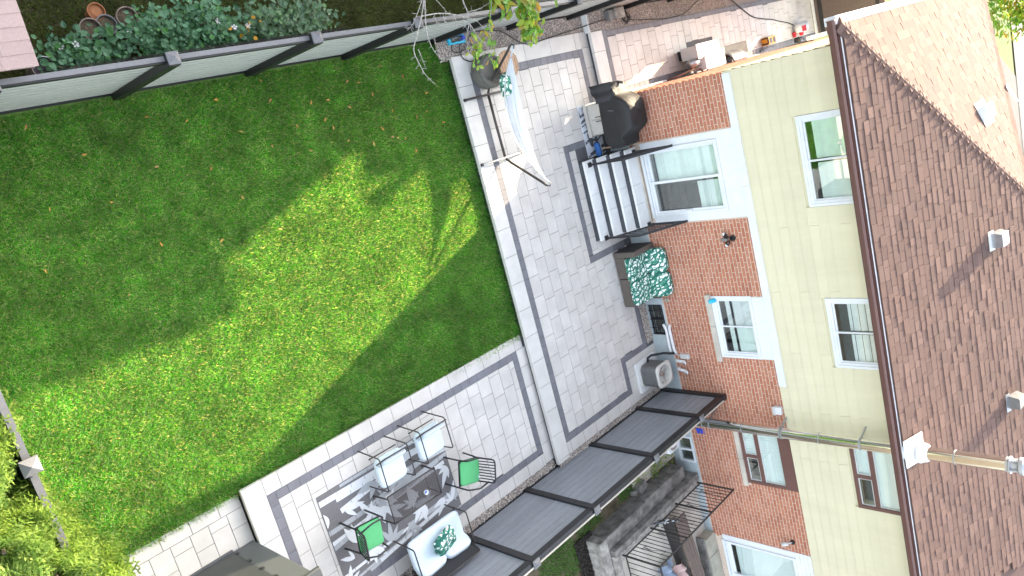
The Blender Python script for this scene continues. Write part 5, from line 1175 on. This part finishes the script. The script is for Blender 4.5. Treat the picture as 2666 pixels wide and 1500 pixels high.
twig([V(8.3, 3.6, 3.7), V(8.5, 2.3, 3.0), V(8.62, 1.6, 2.7), V(8.75, 1.2, 2.55), V(8.9, .86, 2.42)], .022); twig([V(8.1, 2.6, 3.0), V(8.1, 1.8, 2.7), V(8.02, 1.2, 2.5), V(7.98, .9, 2.4)], .012); twig([V(8.5, 2.3, 3.0), V(8.85, 1.75, 2.8), V(9.15, 1.5, 2.7)], .012)
obj('branches', tw, 'grey_bark', TR)
L = []
def spray(P, n, sp, s=1.0):
    q = curve(P, 8)
    for i in range(n):
        p = random.choice(q) + Vector((random.gauss(0, sp), random.gauss(0, sp), random.gauss(0, sp * .6))); L.append((p, Vector((random.gauss(0, .5), random.gauss(0, .5) - .2, 1)).normalized(), random.uniform(.6, 1.2) * s))
spray([V(8.5, 1.9, 2.85), V(8.62, 1.5, 2.7), V(8.75, 1.2, 2.55), V(8.82, 1.0, 2.47)], 230, .10, 1.15); spray([V(8.82, 1.05, 2.5), V(8.9, .86, 2.42)], 60, .06)
spray([V(8.1, 1.9, 2.75), V(8.15, 1.6, 2.65), V(8.3, 1.45, 2.6)], 170, .12, 1.15); spray([V(8.4, 1.8, 2.8), V(8.9, 1.75, 2.75), V(9.15, 1.5, 2.7)], 110, .09, 1.1)
spray([V(8.05, 1.4, 2.55), V(8.0, 1.1, 2.45), V(8.0, .85, 2.4)], 22, .035, .8); spray([V(7.72, 1.05, 2.48), V(7.66, .85, 2.44), V(7.72, .66, 2.4)], 44, .07, .85); spray([V(7.95, .66, 2.4), V(7.98, .6, 2.4)], 10, .04, .9)
spray([V(8.2, 3.5, 3.9), V(8.6, 3.2, 4.2), V(7.8, 4.4, 4.4), V(8.4, 5.2, 4.6), V(9.0, 4.4, 4.2)], 500, .4, 1.3)
obj('foliage', leafcloud(L, .125, 'leaf3'), 'leaf3', TR)
# golden cedars at the lower left
def frond(c, d, up, L, b):
    r = d.cross(up).normalized(); n = 6
    b.add([c - r * .004, c + d * L, c + r * .004], [(0, 1, 2)])
    for i in range(1, n):
        t = i / n; p = c + d * L * t - up * L * .12 * t * t
        for s in (-1, 1):
            l = L * .42 * (1 - t * .75) * random.uniform(.7, 1.2); q = (d * .75 + r * s * .75).normalized(); e = p + q * l + up * random.uniform(-.01, .02); w = q.cross(up).normalized() * .0075
            b.add([p - w, p + q * l * .6 - w * 1.3, e, p + q * l * .6 + w * 1.3, p + w], [(0, 1, 2, 3, 4)])
            for s2 in (-1, 1):
                g = p + q * l * .45; q2 = (q * .7 + q.cross(up).normalized() * s2 * .7).normalized(); b.add([g - w * .7, g + q2 * l * .38, g + w * .7], [(0, 1, 2)])
def cedar(label, x, y, h, rad, n):
    T = thing('golden_cedar', label, 'cedar', (x, y, -.4), 0); b = MB(); b.tube([(x, y, -.4), (x, y, h * .95)], [.07, .02], 8); obj('trunk', b, 'bark', T)
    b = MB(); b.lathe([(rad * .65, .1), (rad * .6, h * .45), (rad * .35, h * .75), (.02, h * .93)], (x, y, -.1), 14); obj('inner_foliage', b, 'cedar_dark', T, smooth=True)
    b = MB()
    for i in range(n):
        t = random.random() ** .7; z = .1 + t * (h - .1); a = random.uniform(0, 6.28) if random.random() < .75 else random.gauss(-.2, .6); rr_ = rad * (1.0 - .8 * t ** 1.6) * random.uniform(.55, .95)
        d = Vector((math.cos(a), math.sin(a), random.uniform(.15, .9) + .6 * t)).normalized(); u = Vector((random.gauss(0, .3), random.gauss(0, .3), 1)).normalized(); u = (u - d * u.dot(d)).normalized()
        frond(Vector((x + rr_ * math.cos(a) * .75, y + rr_ * math.sin(a) * .75, z)), d, u, random.uniform(.22, .42), b)
    obj('crown', b, 'cedar', T)
for lab, x, y, h, r_, n in [('golden cedar at the left picture edge above the post cap', .50, -1.95, 2.05, .48, 800), ('golden cedar just below the fence post cap', .52, -2.75, 2.15, .52, 900), ('golden cedar reaching furthest over the low fence', .82, -3.25, 2.05, .5, 900),
                            ('golden cedar filling the gap behind the dark lower fence rail', .70, -2.62, 1.85, .42, 600), ('golden cedar close behind the fence above the post cap', .66, -1.75, 1.8, .42, 600), ('golden cedar at the lower left picture corner', .35, -3.55, 2.2, .5, 800), ('golden cedar beside the start of the pale garden path', 1.12, -3.95, 1.45, .5, 650), ('golden cedar low at the bottom edge by the path', .75, -4.4, 1.9, .45, 650)]:
    cedar(lab, x, y, h, r_, n)
# ------------------------------------------------------------------ neighbour's concrete terrace
TE = thing('concrete_terrace', 'weathered concrete terrace with a cracked curb and lower ledge', 'terrace', (11.5, -10, 0))
b = MB(); b.box(9.98, -14, -.3, XW - .03, -9.62, .30); obj('floor', b, 'concrete2', TE)
for (x0, y0, x1, y1, z1, m) in [(9.84, -9.36, 11.3, -9.06, .30, 'darkconc'), (11.31, -9.36, 12.9, -9.04, .29, 'darkconc'), (9.60, -14, 9.83, -9.06, .32, 'concrete')]:
    b = MB(); b.box(x0, y0, -.3, x1, y1, z1); obj('lower_ledge', b, m, TE, bevel=.02)
for (x0, y0, x1, y1, m) in [(9.86, -9.50, 11.4, -9.37, 'darkconc'), (11.405, -9.50, XW - .02, -9.37, 'darkconc'), (9.98, -9.66, XW - .02, -9.505, 'concrete'), (9.845, -14, 9.975, -9.505, 'concrete'), (9.98, -14, 10.12, -9.665, 'concrete2')]:
    b = MB(); b.box(x0, y0, -.3, x1, y1, .44 + random.uniform(-.004, .004)); obj('curb', b, m, TE, bevel=.015)
b = MB(); b.obox((11.62, -8.92, -.02), (.30, .2, .18), (0, 0, .3)); b.obox((11.40, -8.97, -.07), (.16, .12, .12), (0, .1, -.3)); tag(obj('broken_slab', b, 'darkconc', bevel=.02), 'broken grey concrete chunk with weeds at the foot of the terrace', 'rubble')
RL = thing('terrace_railing', 'rusty wrought-iron railing with scroll bars on the concrete terrace', 'railing', (11.5, -9.6, .44))
yr = -9.56
for x in (10.05, 11.10, 12.12, 13.08): b = MB(); b.box(x - .015, yr - .015, .44, x + .015, yr + .015, 1.40); obj('post', b, 'iron', RL)
b = MB(); b.box(10.05, yr - .02, 1.39, 13.12, yr + .02, 1.405); b.box(10.03, -14, 1.39, 10.07, yr - .02, 1.405); obj('handrail', b, 'iron', RL)
b = MB(); b.box(10.06, yr - .012, .52, 13.1, yr + .012, .54); b.box(10.04, -14, .52, 10.06, yr, .54); obj('bottom_rail', b, 'iron', RL)
n = 26
for k in range(1, n):
    x = 10.05 + k * (3.03 / n); b = MB(); b.box(x - .006, yr - .006, .54, x + .006, yr + .006, 1.39); obj('baluster', b, 'iron', RL)
    if k % 5 == 3:
        b = MB()
        for s in (-1, 1):
            b.tube([(x + .06, yr, .7), (x + .02 + s * .02, yr, .95), (x + .06 + s * .06, yr, 1.2)], .006, 5)
            for cz in (.72, 1.2): b.tube([(x + .06 + s * .05 + .025 * math.cos(a * .8), yr, cz + .025 * math.sin(a * .8)) for a in range(8)], .006, 5)
        obj('scroll', b, 'iron', RL)
for k in range(1, 16): y = yr - k * .14; b = MB(); b.box(10.044, y - .006, .54, 10.056, y + .006, 1.39); obj('baluster', b, 'iron', RL)
BN = thing('plank_bench', 'long brown plank bench lying across the concrete terrace', 'bench', (12.2, -10.8, .3))
for k in range(4): b = MB(); b.beam((11.80 + .10 * k, -9.75, .62), (12.22 + .10 * k, -13.2, .62), .09, .03); obj('plank', b, 'brownplank', BN)
b = MB(); b.beam((11.7, -9.75, .45), (12.12, -13.2, .45), .05, .3); obj('side_board', b, 'iron', BN)
for t in (.1, .5, .9): b = MB(); x = 11.95 + .42 * t; y = -9.75 - 3.45 * t; b.box(x - .15, y - .03, .3, x + .15, y + .03, .6); obj('leg', b, 'brownplank', BN)
BD = thing('pole_bundle', 'bundle of black and silver folding poles leaning on the terrace railing', 'pole bundle', (11.4, -9.55, .44))
for k in range(5): b = MB(); b.beam((11.15 + .07 * k, -9.52 - .01 * k, .46), (11.55 + .05 * k, -9.62 - .02 * k, .62 + .03 * k), .03); obj('pole', b, 'iron' if k % 2 else 'galv', BD)
for k in range(6): b = MB(); b.soft((11.35 + random.gauss(0, .09), -9.58 + random.gauss(0, .03), .62), (.05, .03, .03)); obj('clip', b, 'lgrey', BD)
for nm, m, c, lab in (('folded_sheet', 'pinkcloth', (11.75, -11.1, .50), 'crumpled pink sheet on the terrace at the bottom edge'), ('folded_sheet', 'bluecloth', (11.30, -10.85, .46), 'crumpled blue-grey sheet on the terrace at the bottom edge')):
    b = MB(); b.grid(lambda u, v, c=c: Vector((c[0] + (u - .5) * .5, c[1] + (v - .5) * .5, c[2] + .05 * math.sin(u * 9 + v * 4) + .04 * math.sin(v * 13))), 14, 14); tag(obj(nm, b, m, smooth=True), lab, 'sheet')
SB = thing('stone_step', 'pale stone step below the neighbouring patio door', 'step', (13, -11.6, .3))
b = MB(); b.box(12.80, -11.45, .3, XW - .025, -10.95, .55); b.box(12.80, -13, .3, XW - .025, -11.455, .56); obj('slab', b, 'stone', SB, bevel=.015); b = MB(); b.box(12.74, -13, .3, 12.795, -10.9, .50); obj('edge', b, 'darkconc', SB)
HP = thing('heat_pump', 'white outdoor heat pump half hidden behind the dark fence', 'heat pump', (12.5, -8.2, 0)); b = MB(); loft(b, [rr(12.45, -8.18, .46, .40, .1, 0), rr(12.45, -8.18, .46, .40, .1, .48), rr(12.45, -8.18, .42, .36, .1, .50)]); obj('casing', b, 'white', HP)
b = MB(); b.lathe([(.16, .505), (.06, .51), (0, .51)], (12.45, -8.18, 0), 18); obj('fan_grille', b, 'galv', HP); b = MB(); b.soft((12.42, -8.16, .55), (.2, .12, .06)); obj('cover_scrap', b, 'white', HP)
L = [(Vector((random.choice((12.9, 12.5, 11.6, 12.2)) + random.gauss(0, .12), random.choice((-8.6, -8.9, -8.75)) + random.gauss(0, .06), -.02)), Vector((random.gauss(0, .4), random.gauss(0, .4), 1)).normalized(), random.uniform(.5, 1)) for i in range(240)]
o = obj('weeds', leafcloud(L, .07, 'leaf'), 'leaf3', kind='stuff')
# ------------------------------------------------------------------ next-door house beyond the frame (it shades the lawn) and the street
NH = thing('neighbour_house', 'brick house next door beyond the long fence, outside the frame', 'house', (12, 8, 0))
def hiproof(b, x0, y0, x1, y1, z, p):
    h = min(x1 - x0, y1 - y0) / 2; a = [(x0, y0, z), (x1, y0, z), (x1, y1, z), (x0, y1, z)]
    if x1 - x0 > y1 - y0: r = [(x0 + h, (y0 + y1) / 2, z + h * p), (x1 - h, (y0 + y1) / 2, z + h * p)]; f = [(0, 1, 5, 4), (1, 2, 5), (2, 3, 4, 5), (3, 0, 4), (3, 2, 1, 0)]
    else: r = [((x0 + x1) / 2, y0 + h, z + h * p), ((x0 + x1) / 2, y1 - h, z + h * p)]; f = [(0, 1, 4), (1, 2, 5, 4), (2, 3, 5), (3, 0, 4, 5), (3, 2, 1, 0)]
    b.add(a + r, f)
b = MB(); b.box(9.0, 4.2, -.3, 18.0, 13, 7.0); obj('wall', b, 'nbrick', NH); b = MB(); hiproof(b, 8.5, 3.7, 18.45, 13.4, 7.07, .42); b.box(8.5, 3.7, 6.96, 18.45, 13.4, 7.065); obj('roof', b, 'shingle', NH)
b = MB(); b.box(18.0, 4.1, -.3, 23.6, 9, 4.9); obj('garage_wall', b, 'nbrick', NH); b = MB(); b.box(17.9, 3.6, 4.9, 20.6, 9.3, 5.38); b.box(20.601, 3.6, 4.9, 22.35, 9.3, 6.0); b.box(22.351, 3.6, 4.9, 24.0, 9.3, 5.5); obj('garage_shade_roof', b, 'shingle', NH)  # unseen roof blocks, stepped and lengthened so they shade the patio
b = MB(); b.lathe([(.12, 4.9), (.12, 5.88), (.16, 5.90), (.16, 6.0), (0, 6.05)], (19.25, 3.75, 0), 16); obj('flue', b, 'galv', NH)
def streettree(label, x, y, h, rad, n):
    T = thing('street_tree', label, 'tree', (x, y, 0)); b = MB(); b.tube([(x, y, 0), (x, y, h * .5), (x + .1, y, h * .8)], [.2, .15, .06], 8)
    for k in range(7): a = k * .9; b.tube([(x, y, h * (.35 + .06 * k)), (x + rad * .7 * math.cos(a), y + rad * .7 * math.sin(a), h * (.55 + .06 * k))], [.06, .02], 6)
    obj('trunk', b, 'bark', T); L = []
    for i in range(n):
        d = Vector((random.gauss(0, 1), random.gauss(0, 1), random.gauss(0, .8))); d = d.normalized() * random.uniform(.5, 1) ** .6; q = 1 + .18 * math.sin(d.x * 7 + d.y * 5) + .12 * math.sin(d.z * 9)
        L.append((Vector((x + d.x * rad * q, y + d.y * rad * q, h * .66 + d.z * h * .32 * q)), Vector((random.gauss(0, .5), random.gauss(0, .5), 1)).normalized(), random.uniform(.7, 1.3)))
    obj('crown', leafcloud(L, .20, 'leaf3'), 'leaf3', T)
streettree('sunlit street tree beyond the roof at the top right corner', 37.6, -.55, 4.6, 2.0, 5200)
